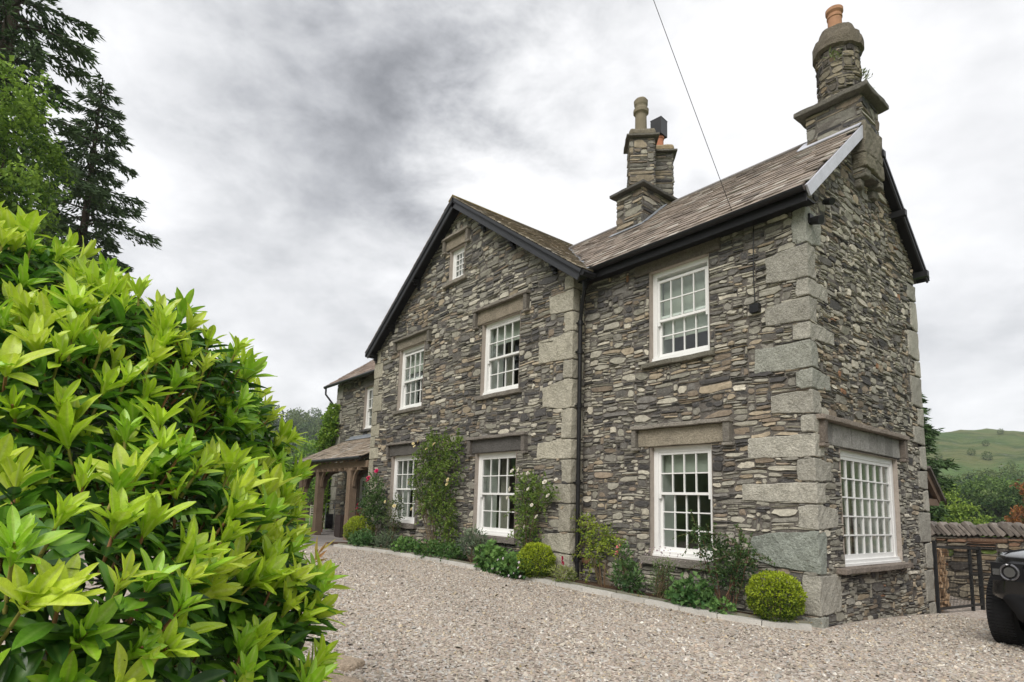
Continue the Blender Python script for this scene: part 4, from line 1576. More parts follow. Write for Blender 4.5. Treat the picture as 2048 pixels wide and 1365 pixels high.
def chimneys():
    # round stack on the gable end
    c = chimney('end chimney with a round stack and one clay pot')
    rubble_box(c, -0.70, 0.17, 1.84, 2.54, 7.0, 8.40, faces=('f', 'r', 'l', 'b'))
    for z in ():
        mb = MB()
        rblock(mb, WORLD, -0.12, 0.205, 1.805, 2.0, z, z + 0.26, (0.27, 0.265, 0.225), 0.012, 0.1, 0.005)
        mb.build('corner_stone', M_QUOIN, c)
    mb = MB()
    rblock(mb, WORLD, 0.0, 0.21, 1.81, 2.56, 7.35, 7.9, (0.19, 0.172, 0.135), 0.02, 0.08, 0.014)
    rblock(mb, WORLD, 0.0, 0.22, 1.80, 2.57, 7.08, 7.34, (0.175, 0.16, 0.12), 0.02, 0.08, 0.016)
    mb.build('chimney_breast', M_QUOIN, c)
    for y in (1.84, 2.38):
        mb = MB()
        rblock(mb, WORLD, -0.1, 0.19, y, y + 0.19, 6.93, 7.07, (0.17, 0.16, 0.13), 0.02, 0.08, 0.008)
        rblock(mb, WORLD, -0.1, 0.10, y + 0.01, y + 0.18, 6.78, 6.93, (0.15, 0.14, 0.115), 0.03, 0.08, 0.008)
        mb.build('corbel', M_QUOIN, c)
    mb = MB()
    rblock(mb, WORLD, -0.86, 0.31, 1.70, 2.69, 8.41, 8.50, SLABC, 0.015, 0.12, 0.008)
    mb.build('slab', M_QUOIN, c)
    mb = MB()
    ctr = (-0.28, 2.2, 0)
    lathe(mb, ctr, [(0.33, 8.45), (0.33, 9.0), (0.33, 9.52)], (0.175, 0.155, 0.13), 40)
    mb.build('round_stack', M_MORTAR, c)
    mb = MB()
    for (u0, u1, v0, v1) in pack(0, 2 * math.pi * 0.33, 8.5, 9.52, [], None, 0.03, 0.026):
        col = PC[rng.choice(len(PC), p=PW / PW.sum())] * rng.uniform(0.7, 0.9) * np.array([0.8, 0.74, 0.66]) * (0.6 if rng.random() < 0.0 else 1)
        v = one_stone(WORLD, u0, u1, v0, v1, col, rng.uniform(0.004, 0.02), lambda u, v: 0 * u)
        a, rr_ = v[:, 0] / 0.33, 0.33 + v[:, 1]
        v = np.stack([ctr[0] + rr_ * np.cos(a), ctr[1] + rr_ * np.sin(a), v[:, 2]], 1)
        n = mb.n
        mb.add(v, SFA, col)
        mb.f.setdefault(3, []).append(STA + n)
    mb.build('stones', M_STONE, c, kind='stuff')
    mb = MB()
    lathe(mb, ctr, [(0.33, 9.50), (0.395, 9.53), (0.40, 9.66), (0.385, 9.76), (0.33, 9.80), (0.30, 9.86), (0.27, 9.97), (0.18, 10.03), (0.1, 10.05)], (0.165, 0.142, 0.11), 40, 0.012)
    mb.build('stack_cap', M_QUOIN, c)
    mb = MB()
    lathe(mb, (-0.30, 2.2, 0), [(0.125, 10.0), (0.113, 10.1), (0.113, 10.28), (0.125, 10.29), (0.125, 10.32), (0.113, 10.33), (0.113, 10.36), (0.128, 10.38), (0.142, 10.40), (0.142, 10.46), (0.125, 10.47), (0.10, 10.45), (0.10, 10.2)], (0.40, 0.215, 0.125), 28)
    mb.build('pot', M_CLAY, c)
    # weeds on the round stack
    for n, spots in ((26, [(-0.20, 1.86, 9.30)]), (34, [(0.05, 2.30, 9.0), (0.05, 2.32, 8.7)])):
        mb = MB()
        for sp in spots:
            P = np.array(sp) + rng.normal(size=(n, 3)) * 0.05
            D = unit(rng.normal(size=(n, 3)) + np.array([0.6, -0.4, 0.5]))
            leaves(mb, P, D, rdir(n), rng.uniform(0.06, 0.16, n), 0.025, cmix((0.10, 0.15, 0.05), (0.26, 0.30, 0.12), rng.random(n)))
        mb.build('wall_weed', M_PLANT, c)
    # middle chimney: square base, two stacks set diagonally
    for yk, lab in ((1.86, 'middle chimney stack with a weathered stone-coloured pot'), (2.53, 'rear middle chimney stack with a clay pot under a metal cowl')):
        c = chimney(lab)
        if yk < 2:
            rubble_box(c, -4.66, -3.95, 1.46, 2.93, 6.9, 8.36, dv=0.028)
            mb = MB()
            rblock(mb, WORLD, -4.78, -3.83, 1.33, 3.06, 8.365, 8.43, (0.11, 0.105, 0.095), 0.012, 0.12, 0.006)
            mb.build('slab', M_QUOIN, c)
        top = 9.68 if yk < 2 else 9.57
        a = 0.27
        rubble_box(c, -4.31 - a, -4.31 + a, yk - a, yk + a, 8.425, top, rot=math.pi / 4, faces=('f', 'r', 'l'), dv=0.03, du=0.05)
        F = Fr((-4.31, yk, 0), (0.7071, 0.7071, 0), (-0.7071, 0.7071, 0))
        mb = MB()
        rblock(mb, F, -0.36, 0.36, -0.36, 0.36, top, top + 0.05, SLABC, 0.012, 0.1, 0.006)
        mb.build('slab', M_QUOIN, c)
        mb = MB()
        rblock(mb, F, -0.29, 0.29, -0.29, 0.29, top + 0.051, top + 0.23, (0.21, 0.185, 0.14) if yk < 2 else (0.34, 0.27, 0.17), 0.06, 0.1, 0.01)
        mb.build('stack_cap', M_QUOIN, c)
        mb = MB()
        if yk < 2:
            z = top + 0.2
            lathe(mb, (-4.31, yk, 0), [(0.15, z), (0.135, z + 0.1), (0.125, z + 0.5), (0.135, z + 0.52), (0.17, z + 0.56), (0.175, z + 0.64), (0.14, z + 0.68), (0.14, z + 0.72), (0.155, z + 0.76), (0.16, z + 0.86), (0.13, z + 0.9), (0.10, z + 0.88)], (0.21, 0.18, 0.125), 24, 0.004)
            mb.build('pot', M_CLAY, c)
        else:
            z = top + 0.2
            lathe(mb, (-4.31, yk, 0), [(0.12, z), (0.105, z + 0.08), (0.105, z + 0.30), (0.12, z + 0.31), (0.12, z + 0.36), (0.09, z + 0.37)], (0.46, 0.19, 0.11), 24)
            mb.build('pot', M_CLAY, c)
            mb = MB()
            Fc = Fr((-4.31, yk, 0), (0.995, 0.1, 0), (-0.1, 0.995, 0))
            z2 = z + 0.37
            for q in ((-0.14, 0.14, -0.14, -0.13), (-0.14, 0.14, 0.13, 0.14), (-0.14, -0.13, -0.13, 0.13), (0.13, 0.14, -0.13, 0.13)):
                box(mb, Fc, q[0], q[1], q[2], q[3], z2, z2 + 0.40)
            box(mb, Fc, -0.145, 0.145, -0.145, 0.145, z2 + 0.401, z2 + 0.42)
            box(mb, Fc, -0.03, 0.03, -0.129, 0.129, z2 - 0.02, z2 + 0.005)
            mb.build('cowl', M_BARGE, c)


chimneys()


# ---- oak porch
def porch():
    P = bpy.data.objects.new('porch', None)
    COL.objects.link(P)
    P.parent = HOUSE
    OAK = np.array([0.185, 0.135, 0.095])
    for x, y in ((-13.62, -0.36), (-16.30, -0.30), (-17.85, -0.30)):
        mb = MB()
        rblock(mb, WORLD, x - 0.125, x + 0.125, y - 0.125, y + 0.125, 0.185, 2.40, OAK * rng.uniform(0.9, 1.1), 0.012, 0.25, 0.004)
        mb.build('post', M_OAK, P)
        for sx in (-1, 1):
            if x < -17 and sx < 0:
                continue
            mb = MB()
            pts = []
            for t in np.linspace(0, 1, 6):
                a = t * math.pi / 2
                pts.append((x + sx * (0.13 + 0.42 * (1 - math.cos(a))), y, 1.83 + 0.57 * math.sin(a)))
            for p, q in zip(pts[:-1], pts[1:]):
                bar(mb, p, q, 0.08, 0.07, up=(0, 0, 1) if abs(q[0] - p[0]) > abs(q[2] - p[2]) else (sx, 0, 0), col=OAK * 1.15)
            mb.build('brace', M_OAK, P)
        mb = MB()
        pts = []
        for t in np.linspace(0, 1, 5):
            a = t * math.pi / 2
            pts.append((x, y + 0.13 + 0.5 * (1 - math.cos(a)), 1.78 + 0.62 * math.sin(a)))
        for p, q in zip(pts[:-1], pts[1:]):
            bar(mb, p, q, 0.10, 0.13, up=(0, 1, 0.01), col=OAK * 1.05)
        mb.build('brace', M_OAK, P)
    mb = MB()
    rblock(mb, WORLD, -18.0, GL - 0.01, -0.44, -0.2, 2.401, 2.60, OAK * 1.15, 0.01, 0.4, 0.003)
    mb.build('beam', M_OAK, P)
    x = -17.9
    while x < GL - 0.1:
        mb = MB()
        bar(mb, (x, -0.60, 2.62), (x, 1.42, 3.60), 0.075, 0.12, col=OAK * 1.2)
        bar(mb, (x, -0.52, 2.36), (x, -0.18, 2.36), 0.05, 0.07, col=OAK * 1.7)
        mb.build('rafter', M_OAK, P)
        x += 0.45


porch()

# ------------------------------------------------------------------ things by the porch
def bench():
    b = tag(empty('garden_bench', (-15.95, 1.12, 0.19), 0.0), 'small slatted wooden bench under the porch window', 'bench')
    c = (0.30, 0.15, 0.08)
    for x in (-0.7, 0.7):
        for y, h in ((-0.25, 0.6), (0.22, 0.95)):
            mb = MB()
            box(mb, WORLD, x - 0.035, x + 0.035, y - 0.035, y + 0.035, 0, h, c)
            mb.build('leg', M_OAK, b)
        mb = MB()
        box(mb, WORLD, x - 0.04, x + 0.04, -0.29, 0.2, 0.601, 0.64, c)
        mb.build('armrest', M_OAK, b)
    for k in range(4):
        mb = MB()
        box(mb, WORLD, -0.72, 0.72, -0.27 + k * 0.12, -0.17 + k * 0.12, 0.42, 0.45, c)
        mb.build('seat_slat', M_OAK, b)
    mb = MB()
    box(mb, WORLD, -0.66, 0.66, 0.20, 0.24, 0.88, 0.95, c)
    mb.build('top_rail', M_OAK, b)
    for k in range(9):
        x = -0.6 + k * 0.15
        mb = MB()
        bar(mb, (x - 0.05, 0.22, 0.46), (x + 0.05, 0.22, 0.88), 0.03, 0.05, up=(1, 0, 0), col=c)
        mb.build('back_slat', M_OAK, b)


def planter():
    p = tag(empty('planter_box', (-14.95, 0.05, 0.19)), 'tall dark brown planter standing behind the right porch post', 'planter')
    mb = MB()
    for q in ((-0.21, 0.21, -0.21, -0.18), (-0.21, 0.21, 0.18, 0.21), (-0.21, -0.18, -0.18, 0.18), (0.18, 0.21, -0.18, 0.18)):
        box(mb, WORLD, q[0], q[1], q[2], q[3], 0.02, 0.72, (0.045, 0.033, 0.03))
    mb.build('body', M_OAK, p)
    mb = MB()
    box(mb, WORLD, -0.18, 0.18, -0.18, 0.18, 0.0, 0.66, (0.05, 0.035, 0.025))
    mb.build('compost', M_SOIL, p)


def hose():
    h = tag(empty('hose_reel', (-18.2, 0.95, 0.19), rad(-25)), 'black hose reel on a wheeled frame with a tall bent handle by the porch wall', 'hose reel')
    mb = MB()
    for k in range(6):
        for rr in (0.18, 0.225, 0.27):
            a = np.linspace(0, 2 * math.pi, 26)
            tube(mb, np.stack([rr * np.cos(a), np.full(26, -0.12 + k * 0.045), 0.38 + rr * np.sin(a)], 1), 0.022, (0.012,) * 3, 6, False)
    mb.build('hose', M_PLAST, h)
    mb = MB()
    for s in (-0.16, 0.16):
        tube(mb, [(0.0, s, 0.08), (0.05, s, 0.38), (0.15, s, 0.95), (0.1, s, 1.05)], 0.014, (0.12, 0.12, 0.12), 8)
    tube(mb, [(0.1, -0.16, 1.05), (0.1, 0.16, 1.05)], 0.014, (0.12,) * 3, 8)
    mb.build('frame', M_LEAD, h)
    p = tag(empty('terracotta_trough', (-17.9, 0.30, 0.19), rad(12)), 'low terracotta trough in front of the hose reel', 'planter')
    mb = MB()
    for q in ((-0.26, 0.26, -0.12, -0.10), (-0.26, 0.26, 0.10, 0.12), (-0.26, -0.24, -0.10, 0.10), (0.24, 0.26, -0.10, 0.10)):
        box(mb, WORLD, q[0], q[1], q[2], q[3], 0.01, 0.15, (0.36, 0.15, 0.09))
    box(mb, WORLD, -0.24, 0.24, -0.10, 0.10, 0.0, 0.11, (0.06, 0.04, 0.03))
    mb.build('body', M_CLAY, p)


def chairs():
    def chair(x, y, rz, lab):
        c = tag(empty('garden_chair', (x, y, 0.19), rz), lab, 'chair', 'cream chairs beyond the porch')
        cc = (0.66, 0.60, 0.50)
        for sx in (-0.22, 0.22):
            for sy, h in ((-0.2, 0.45), (0.22, 0.92)):
                mb = MB()
                box(mb, WORLD, sx - 0.02, sx + 0.02, sy - 0.02, sy + 0.02, 0, h, cc)
                mb.build('leg', M_CLAY, c)
        mb = MB()
        box(mb, WORLD, -0.25, 0.25, -0.23, 0.20, 0.4505, 0.48, cc)
        mb.build('seat', M_CLAY, c)
        for k in range(4):
            mb = MB()
            box(mb, WORLD, -0.2, 0.2, 0.215, 0.235, 0.55 + k * 0.1, 0.60 + k * 0.1, cc)
            mb.build('back_slat', M_CLAY, c)
        for z in (0.2,):
            mb = MB()
            box(mb, WORLD, -0.2, 0.2, -0.21, -0.19, z, z + 0.03, cc)
            mb.build('stretcher', M_CLAY, c)
    chair(-21.6, 1.9, 1.2, 'cream slatted garden chair beyond the porch, closest to the house')
    chair(-22.4, 1.1, -0.4, 'cream slatted garden chair beyond the porch, half hidden by rhododendron leaves')
    chair(-23.6, 2.6, 2.3, 'cream slatted garden chair beyond the porch, set furthest out on the lawn')


bench()
planter()
hose()
chairs()

# ------------------------------------------------------------------ gravel pebbles
def gravel():
    n = 125000
    x = rng.uniform(-10.5, 4.4, n)
    y = rng.uniform(-7.0, 4.5, n)
    P = np.stack([x, y, gz(x, y)], 1)
    px, py, d = project(P)
    far = np.clip((d - 5.0) / 11.0, 0, 1)
    ok = (px > -90) & (px < 2130) & (py < 1460) & (d > 0.5) & (rng.random(n) > far * 0.75)
    ok &= ~((x < 0.1) & (y > kerb_y(x) - 0.03)) & ~((x <= 0.06) & (y > -0.33)) & ~((x < 0.10) & (y > 0))
    P = P[ok]
    n = len(P)
    base = np.array([(1, 0, 0), (0.31, 0.95, 0), (-0.81, 0.59, 0), (-0.81, -0.59, 0), (0.31, -0.95, 0), (0, 0, 0.75), (0.55, 0.5, 0.6), (-0.5, 0.2, 0.65), (0.2, -0.6, 0.6)], float)
    base = np.array([(1, 0, 0), (0.5, 0.87, 0), (-0.5, 0.87, 0), (-1, 0, 0), (-0.5, -0.87, 0), (0.5, -0.87, 0), (0.55, 0.2, 0.62), (-0.15, 0.56, 0.68), (-0.5, -0.2, 0.66), (0.15, -0.55, 0.6)], float)
    fq = [(0, 1, 6), (1, 2, 7), (1, 7, 6), (2, 3, 8), (2, 8, 7), (3, 4, 8), (4, 5, 9), (4, 9, 8), (5, 0, 6), (5, 6, 9), (6, 7, 8), (6, 8, 9)]
    nb = len(base)
    s = rng.lognormal(-4.58, 0.36, n)
    an = rng.uniform(0, 6.28, n)
    ca, sa = np.cos(an), np.sin(an)
    el = rng.uniform(0.7, 1.45, n)
    V = np.broadcast_to(base, (n, nb, 3)) * (s[:, None, None]) * (1 + rng.normal(size=(n, nb, 1)) * 0.14)
    V = V * np.stack([el, 1 / el, rng.uniform(0.7, 1.25, n)], 1)[:, None, :]
    tilt = rng.normal(size=(n, 2)) * 0.35
    X = V[..., 0] * ca[:, None] - V[..., 1] * sa[:, None]
    Y = V[..., 0] * sa[:, None] + V[..., 1] * ca[:, None]
    Z = V[..., 2] + X * tilt[:, :1] + Y * tilt[:, 1:]
    V = np.stack([X, Y, Z], -1) + P[:, None, :] + np.array([0, 0, -0.003])
    pal = np.array([(0.43, 0.385, 0.32), (0.35, 0.31, 0.255), (0.51, 0.465, 0.395), (0.43, 0.35, 0.28), (0.42, 0.41, 0.385), (0.24, 0.21, 0.185), (0.66, 0.63, 0.57), (0.50, 0.42, 0.30)])
    c = pal[rng.choice(8, n, p=[0.22, 0.2, 0.16, 0.13, 0.1, 0.09, 0.06, 0.04])] * rng.uniform(0.82, 1.12, (n, 1))
    trk = 0.08 * np.sin(P[:, 0] * 0.9 + P[:, 1] * 1.7 + 0.4) * np.sin(P[:, 0] * 0.35 - P[:, 1] * 0.8) + 0.06 * np.sin(P[:, 1] * 4.1 + P[:, 0] * 1.6 + 2 * np.sin(P[:, 0] * 0.7))
    c = c * (1 + trk)[:, None]
    mb = MB()
    f = (np.arange(n)[:, None, None] * nb + np.array(fq)[None]).reshape(-1, 3)
    mb.add(V.reshape(-1, 3), f, np.repeat(c, nb, axis=0))
    mb.build('gravel', M_PEB, kind='stuff')
    print('pebbles', n)


gravel()


def litter():
    n = 420
    x = np.where(rng.random(n) < 0.75, rng.uniform(-11, 0, n), rng.uniform(-5, 3, n))
    y = np.where(rng.random(n) < 0.75, kerb_y(x) + rng.normal(size=n) * 0.28, rng.uniform(-5, -1, n))
    y = np.where((x > -4.2) & (y > -0.06), -0.3, np.where((x < -4.2) & (y > -0.42), -0.7, y))
    z = gz(x, y) + np.where(y > kerb_y(x), 0.09, 0.018)
    mb = MB()
    D = unit(np.stack([rng.normal(size=n), rng.normal(size=n), rng.normal(size=n) * 0.15], 1))
    leaves(mb, np.stack([x, y, z], 1), D, unit(rdir(n) * 0.4 + np.array([0, 0, 1.0])), rng.uniform(0.02, 0.05, n), rng.uniform(0.012, 0.026, n), cmix((0.30, 0.15, 0.06), (0.45, 0.38, 0.12), rng.random(n)))
    mb.build('fallen_leaves', M_PLANT, kind='stuff')


litter()


def edging_stones():
    for k, (x, y, sx, sy, rz) in enumerate([(-0.95, -6.30, 0.26, 0.13, 0.3), (-1.42, -6.02, 0.2, 0.12, 0.5)]):
        e = MB()
        c, s = math.cos(rz), math.sin(rz)
        rblock(e, Fr((x, y, 0), (c, s, 0), (-s, c, 0)), -sx, sx, -sy, sy, -0.05, 0.06, (0.45, 0.36, 0.27), 0.03, 0.08, 0.01)
        tag(e.build('edging_stone', M_QUOIN), ['sandy flat edging stone at the foot of the rhododendron', 'sandy edging stone farther in under the rhododendron leaves'][k], 'stone')


edging_stones()


# ------------------------------------------------------------------ rhododendron
def leaf_template(nl, ns, bend, width, fold, wave, ca, cb, seed):
    r = np.random.default_rng(seed)
    V, Cc = [], []
    ts = np.linspace(0, 1, nl + 1)
    for t in ts:
        w = width * (math.sin(math.pi * min(1, t ** 0.85)) ** 0.8 if 0 < t < 1 else 0) * (0.75 + 0.5 * t)
        w = max(w, 0.004)
        for s in np.linspace(-1, 1, ns):
            x = s * w
            z = fold * abs(s) * w - bend * t * t + wave * math.sin(t * 9 + s * 1.5 + seed) * abs(s) + 0.012 * t
            V.append((x, t, z))
            k = 1 - abs(s)
            col = np.array(ca) * (1 - 0.0) if abs(s) > 0.2 else np.array(cb)
            Cc.append(col * (1 - 0.10 * t))
    i = np.arange((nl + 1) * ns).reshape(nl + 1, ns)
    q = np.stack([i[:-1, :-1], i[:-1, 1:], i[1:, 1:], i[1:, :-1]], -1).reshape(-1, 4)
    return np.array(V), q, np.array(Cc)


BUSH = [(0.58, -8.51, 1.92, 0.5), (1.21, -8.34, 1.53, 0.41), (1.0, -8.08, 1.71, 0.44), (0.6, -7.82, 1.56, 0.45), (0.63, -7.66, 1.39, 0.36), (1.46, -7.74, 1.01, 0.27), (1.87, -8.3, 1.09, 0.35), (1.48, -8.09, 1.22, 0.38), (1.55, -7.97, 0.72, 0.44), (1.04, -7.83, 1.2, 0.4), (1.24, -8.15, 0.85, 0.5), (0.4, -8.2, 1.35, 0.76), (-0.0, -8.82, 1.8, 0.8), (0.81, -8.55, 0.89, 0.7), (1.01, -7.75, 0.69, 0.36), (0.45, -7.57, 1.05, 0.36)]


def rhododendron():
    B = tag(empty('rhododendron_bush', (1.0, -8.1, 0)), 'big glossy rhododendron bush with bright yellow-green new leaves in the near corner', 'bush')
    inv = Matrix.Translation((-1.0, 8.1, 0))
    cen = np.array([b[:3] for b in BUSH])
    rr = np.array([b[3] for b in BUSH])
    young = [((0.50, 0.70, 0.045), (0.62, 0.77, 0.14)), ((0.36, 0.62, 0.04), (0.50, 0.70, 0.12)), ((0.60, 0.74, 0.07), (0.70, 0.80, 0.2))]
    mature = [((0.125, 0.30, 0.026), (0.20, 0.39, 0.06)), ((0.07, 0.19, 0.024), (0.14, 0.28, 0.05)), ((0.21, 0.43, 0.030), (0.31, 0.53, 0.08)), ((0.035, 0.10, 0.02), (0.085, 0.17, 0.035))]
    T = {}
    for nm, pal in (('y', young), ('m', mature)):
        for k, (ca, cb) in enumerate(pal):
            for v in range(3):
                bend = (0.03, 0.16, -0.06)[v] if nm == 'y' else (0.10, 0.26, 0.02)[v]
                wd = (0.155, 0.17, 0.14)[v] if nm == 'y' else (0.17, 0.185, 0.155)[v]
                hi = leaf_template(9, 7, bend, wd, (0.5, 0.25, 0.65)[v], 0.016, ca, cb, k * 3 + v + (50 if nm == 'm' else 0))
                lo = leaf_template(5, 5, bend, wd, (0.5, 0.25, 0.65)[v], 0.016, ca, cb, k * 3 + v + (50 if nm == 'm' else 0))
                T[nm, k, v] = (hi, lo)
    # shoots over the outer surface
    shoots = []
    for b in range(len(BUSH)):
        n = int(4 * math.pi * rr[b] ** 2 / 0.0036)
        d = rdir(n)
        p = cen[b] + d * rr[b] * rng.uniform(0.90, 1.06, (n, 1))
        dist = np.linalg.norm(p[:, None] - cen[None], axis=2) / rr[None]
        dist[:, b] = 9
        keep = (dist > 0.93).all(1) & (d @ unit(CAM - cen[b]) > -0.35) & (p[:, 2] > 0.1)
        for q, dd in zip(p[keep], d[keep]):
            shoots.append((q, dd))
    # thin out to an even spacing
    pts = np.array([s[0] for s in shoots])
    order = rng.permutation(len(pts))
    sel = []
    for i in order:
        if all(np.sum((pts[i] - pts[j]) ** 2) > 0.055 ** 2 for j in sel):
            sel.append(i)
    LV = []           # (matrix 4x4, kind, tone, variant)
    stems = MB()
    up = np.array([0, 0, 1.0])

    def orient(y, z):
        y = y / np.linalg.norm(y)
        x = np.cross(y, z)
        nx = np.linalg.norm(x)
        x = x / nx if nx > 1e-6 else np.array([1.0, 0, 0])
        z = np.cross(x, y)
        return np.stack([x, y, z], 1)
    for i in sel:
        q, dd = shoots[i]
        ax = unit(dd * rng.uniform(0.5, 0.8) + up * rng.uniform(0.5, 1.0) + rng.normal(size=3) * 0.16)
        flush = rng.random() < (0.56 if dd[2] > 0.1 else 0.36 if dd[2] > -0.3 else 0.10)
        Lm = rng.uniform(0.080, 0.115)
        base = q - ax * 0.05
        s1 = unit(np.cross(ax, up + 0.01))
        s2 = np.cross(ax, s1)
        a0 = rng.uniform(0, 6.28)
        nm = rng.integers(6, 10)
        for k in range(nm):       # older leaves in a whorl
            a = a0 + k * 2.4
            rdv = s1 * math.cos(a) + s2 * math.sin(a)
            lean = rng.uniform(0.15, 0.75)
            y = unit(rdv + ax * lean + rng.normal(size=3) * 0.10)
            o = base + ax * (0.008 * k - 0.03) + rdv * 0.006
            LV.append((o, orient(y, ax), Lm * rng.uniform(0.8, 1.15), 'm', rng.choice(4, p=[0.30, 0.32, 0.20, 0.18]), rng.integers(3)))
        if flush:
            hgt = rng.uniform(0.03, 0.08)
            c0 = base + ax * 0.04
            tip = c0 + ax * hgt
            tube(stems, [base - ax * 0.05, c0, tip], [0.0042, 0.004, 0.003], (0.30, 0.27, 0.07) if rng.random() < 0.7 else (0.33, 0.16, 0.08), 6)
            ny = rng.integers(9, 14)
            tone = rng.integers(3)
            grow = rng.uniform(0.6, 1.2)
            for k in range(ny):
                a = a0 + 1 + k * 2.4
                rdv = s1 * math.cos(a) + s2 * math.sin(a)
                lean = rng.uniform(0.35, 2.2) if k > 2 else rng.uniform(2.0, 4.0)
                y = unit(rdv + ax * lean + rng.normal(size=3) * 0.08)
                LV.append((tip - ax * 0.004 * (ny - k) + rdv * 0.004, orient(y, ax), grow * Lm * rng.uniform(0.75, 1.18) * (0.8 if k < 3 else 1), 'y', tone, rng.integers(3)))
        else:
            tube(stems, [base - ax * 0.09, base + ax * 0.02], [0.0045, 0.003], (0.16, 0.10, 0.05), 6)
    # inner, darker leaves that close the bush
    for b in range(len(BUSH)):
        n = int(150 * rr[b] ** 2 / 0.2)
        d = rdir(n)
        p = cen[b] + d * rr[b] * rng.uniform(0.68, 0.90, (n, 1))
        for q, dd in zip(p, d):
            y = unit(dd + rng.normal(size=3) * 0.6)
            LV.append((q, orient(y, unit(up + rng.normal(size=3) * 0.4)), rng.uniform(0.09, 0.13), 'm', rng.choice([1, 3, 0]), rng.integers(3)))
    print('leaves', len(LV))
    O = np.array([l[0] + l[1][:, 1] * l[2] * 0.5 for l in LV])
    px, py, d = project(O)
    size = np.array([l[2] for l in LV]) / np.maximum(d, 0.1)
    infr = (px > 0) & (px < 760) & (py > 300) & (py < 1365) & (d > 0.2)
    # front-most leaves first: distance ahead of the bush centre counts towards being seen
    out = np.min(np.linalg.norm(O[:, None] - cen[None], axis=2) / rr[None], axis=1)
    score = size * infr * (out > 1.0)
    order = np.argsort(-score)
    single = set(order[:300].tolist())
    hiset = set(order[:2500].tolist())
    meshes = {}
    fol = MB()
    for i, (o, R3, L_, nm, k, v) in enumerate(LV):
        if i in single:
            if (nm, k, v) not in meshes:
                tv, tq, tcc = T[nm, k, v][0]
                mb = MB()
                mb.add(tv, tq, tcc)
                meshes[nm, k, v] = mb.mesh('leaf', M_LEAF, True)
            m4 = Matrix.Identity(4)
            for r_ in range(3):
                for c_ in range(3):
                    m4[r_][c_] = R3[r_, c_] * L_
                m4[r_][3] = o[r_]
            inst('leaf', meshes[nm, k, v], B, inv @ m4)
        else:
            tv, tq, tcc = T[nm, k, v][0 if i in hiset else 1]
            fol.add((tv * L_) @ R3.T + o - np.array([1.0, -8.1, 0]), tq, tcc)
    fol.build('foliage', M_LEAF, B, smooth=True, kind='stuff')
    for a in range(len(stems.v)):
        stems.v[a] = stems.v[a] - np.array([1.0, -8.1, 0])
    for k in range(16):
        b = rng.integers(len(BUSH))
        p1 = cen[b] - np.array([1.0, -8.1, 0])
        p0 = np.array([rng.normal() * 0.15, rng.normal() * 0.15, 0.0])
        tube(stems, [p0, p0 * 0.5 + p1 * 0.5 + rng.normal(size=3) * 0.08, p1], [0.03, 0.022, 0.01], (0.10, 0.07, 0.05), 8)
    stems.build('branches', M_STEM, B, smooth=True)


rhododendron()


def seedling():
    o = tag(empty('reddish_sapling', (-0.62, -6.72, 0)), 'thin reddish sapling with narrow yellowish leaves beside the rhododendron', 'sapling')
    mb = MB()
    pts = np.array([(0, 0, 0.0), (0.0, 0.0, 0.4), (0.03, 0.02, 0.78), (0.12, 0.06, 1.08)])
    tube(mb, pts, [0.008, 0.007, 0.005, 0.003], (0.30, 0.12, 0.07), 6)
    mb.build('stem', M_STEM, o)
    lm = MB()
    n = 16
    t = rng.uniform(0.55, 1, n)
    P = np.stack([np.interp(t, [0, .33, .67, 1], pts[:, i]) for i in range(3)], 1)
    D = unit(rng.normal(size=(n, 3)) * 0.6 + np.array([0.2, 0.1, 0.5]))
    leaves(lm, P, D, rdir(n), rng.uniform(0.10, 0.18, n), 0.022, cmix((0.42, 0.42, 0.08), (0.45, 0.22, 0.10), rng.random(n)))
    lm.build('foliage', M_PLANT, o)


seedling()


# ------------------------------------------------------------------ bed plants
def box_ball(x, y, r, label, squash=0.95):
    o = tag(empty('box_ball', (x, y, float(gz(x, y)) + 0.03)), label, 'topiary', 'clipped box balls in the flower bed')
    mb = MB()
    n = int(5200 * (r / 0.34) ** 2)
    d = rdir(n)
    lum = 1 + 0.05 * np.sin(d[:, 0] * 9 + x) * np.sin(d[:, 1] * 8) + 0.04 * np.sin(d[:, 2] * 11 + y)
    rad_ = r * lum * np.where(rng.random(n) < 0.75, rng.uniform(0.93, 1.04, n), rng.uniform(0.6, 0.93, n))
    P = d * rad_[:, None] * np.array([1, 1, squash]) + np.array([0, 0, r * squash])
    P[:, 2] = np.maximum(P[:, 2], 0.03)
    D = unit(d * 0.8 + rdir(n) * 0.9 + np.array([0, 0, 0.35]))
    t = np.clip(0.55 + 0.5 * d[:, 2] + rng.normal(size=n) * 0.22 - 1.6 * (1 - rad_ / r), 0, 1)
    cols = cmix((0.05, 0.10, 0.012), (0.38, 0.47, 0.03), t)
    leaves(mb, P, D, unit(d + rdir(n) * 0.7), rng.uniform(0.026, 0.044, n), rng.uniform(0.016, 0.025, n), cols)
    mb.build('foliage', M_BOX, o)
    st = MB()
    for k in range(5):
        a = k * 1.3
        tube(st, [(0.03 * math.cos(a), 0.03 * math.sin(a), -0.03), (0.1 * r * 3 * math.cos(a), 0.1 * r * 3 * math.sin(a), r * 0.9)], [0.012, 0.005], (0.12, 0.09, 0.06), 6)
    st.build('stem', M_STEM, o)


box_ball(-0.42, -0.34, 0.335, 'round clipped box ball right by the front corner of the house, biggest of the three')
box_ball(-4.62, -0.78, 0.33, 'round clipped box ball in front of the downpipe corner, beside the white rose')
box_ball(-11.55, -1.0, 0.40, 'round clipped box ball by the porch post at the far end of the bed')


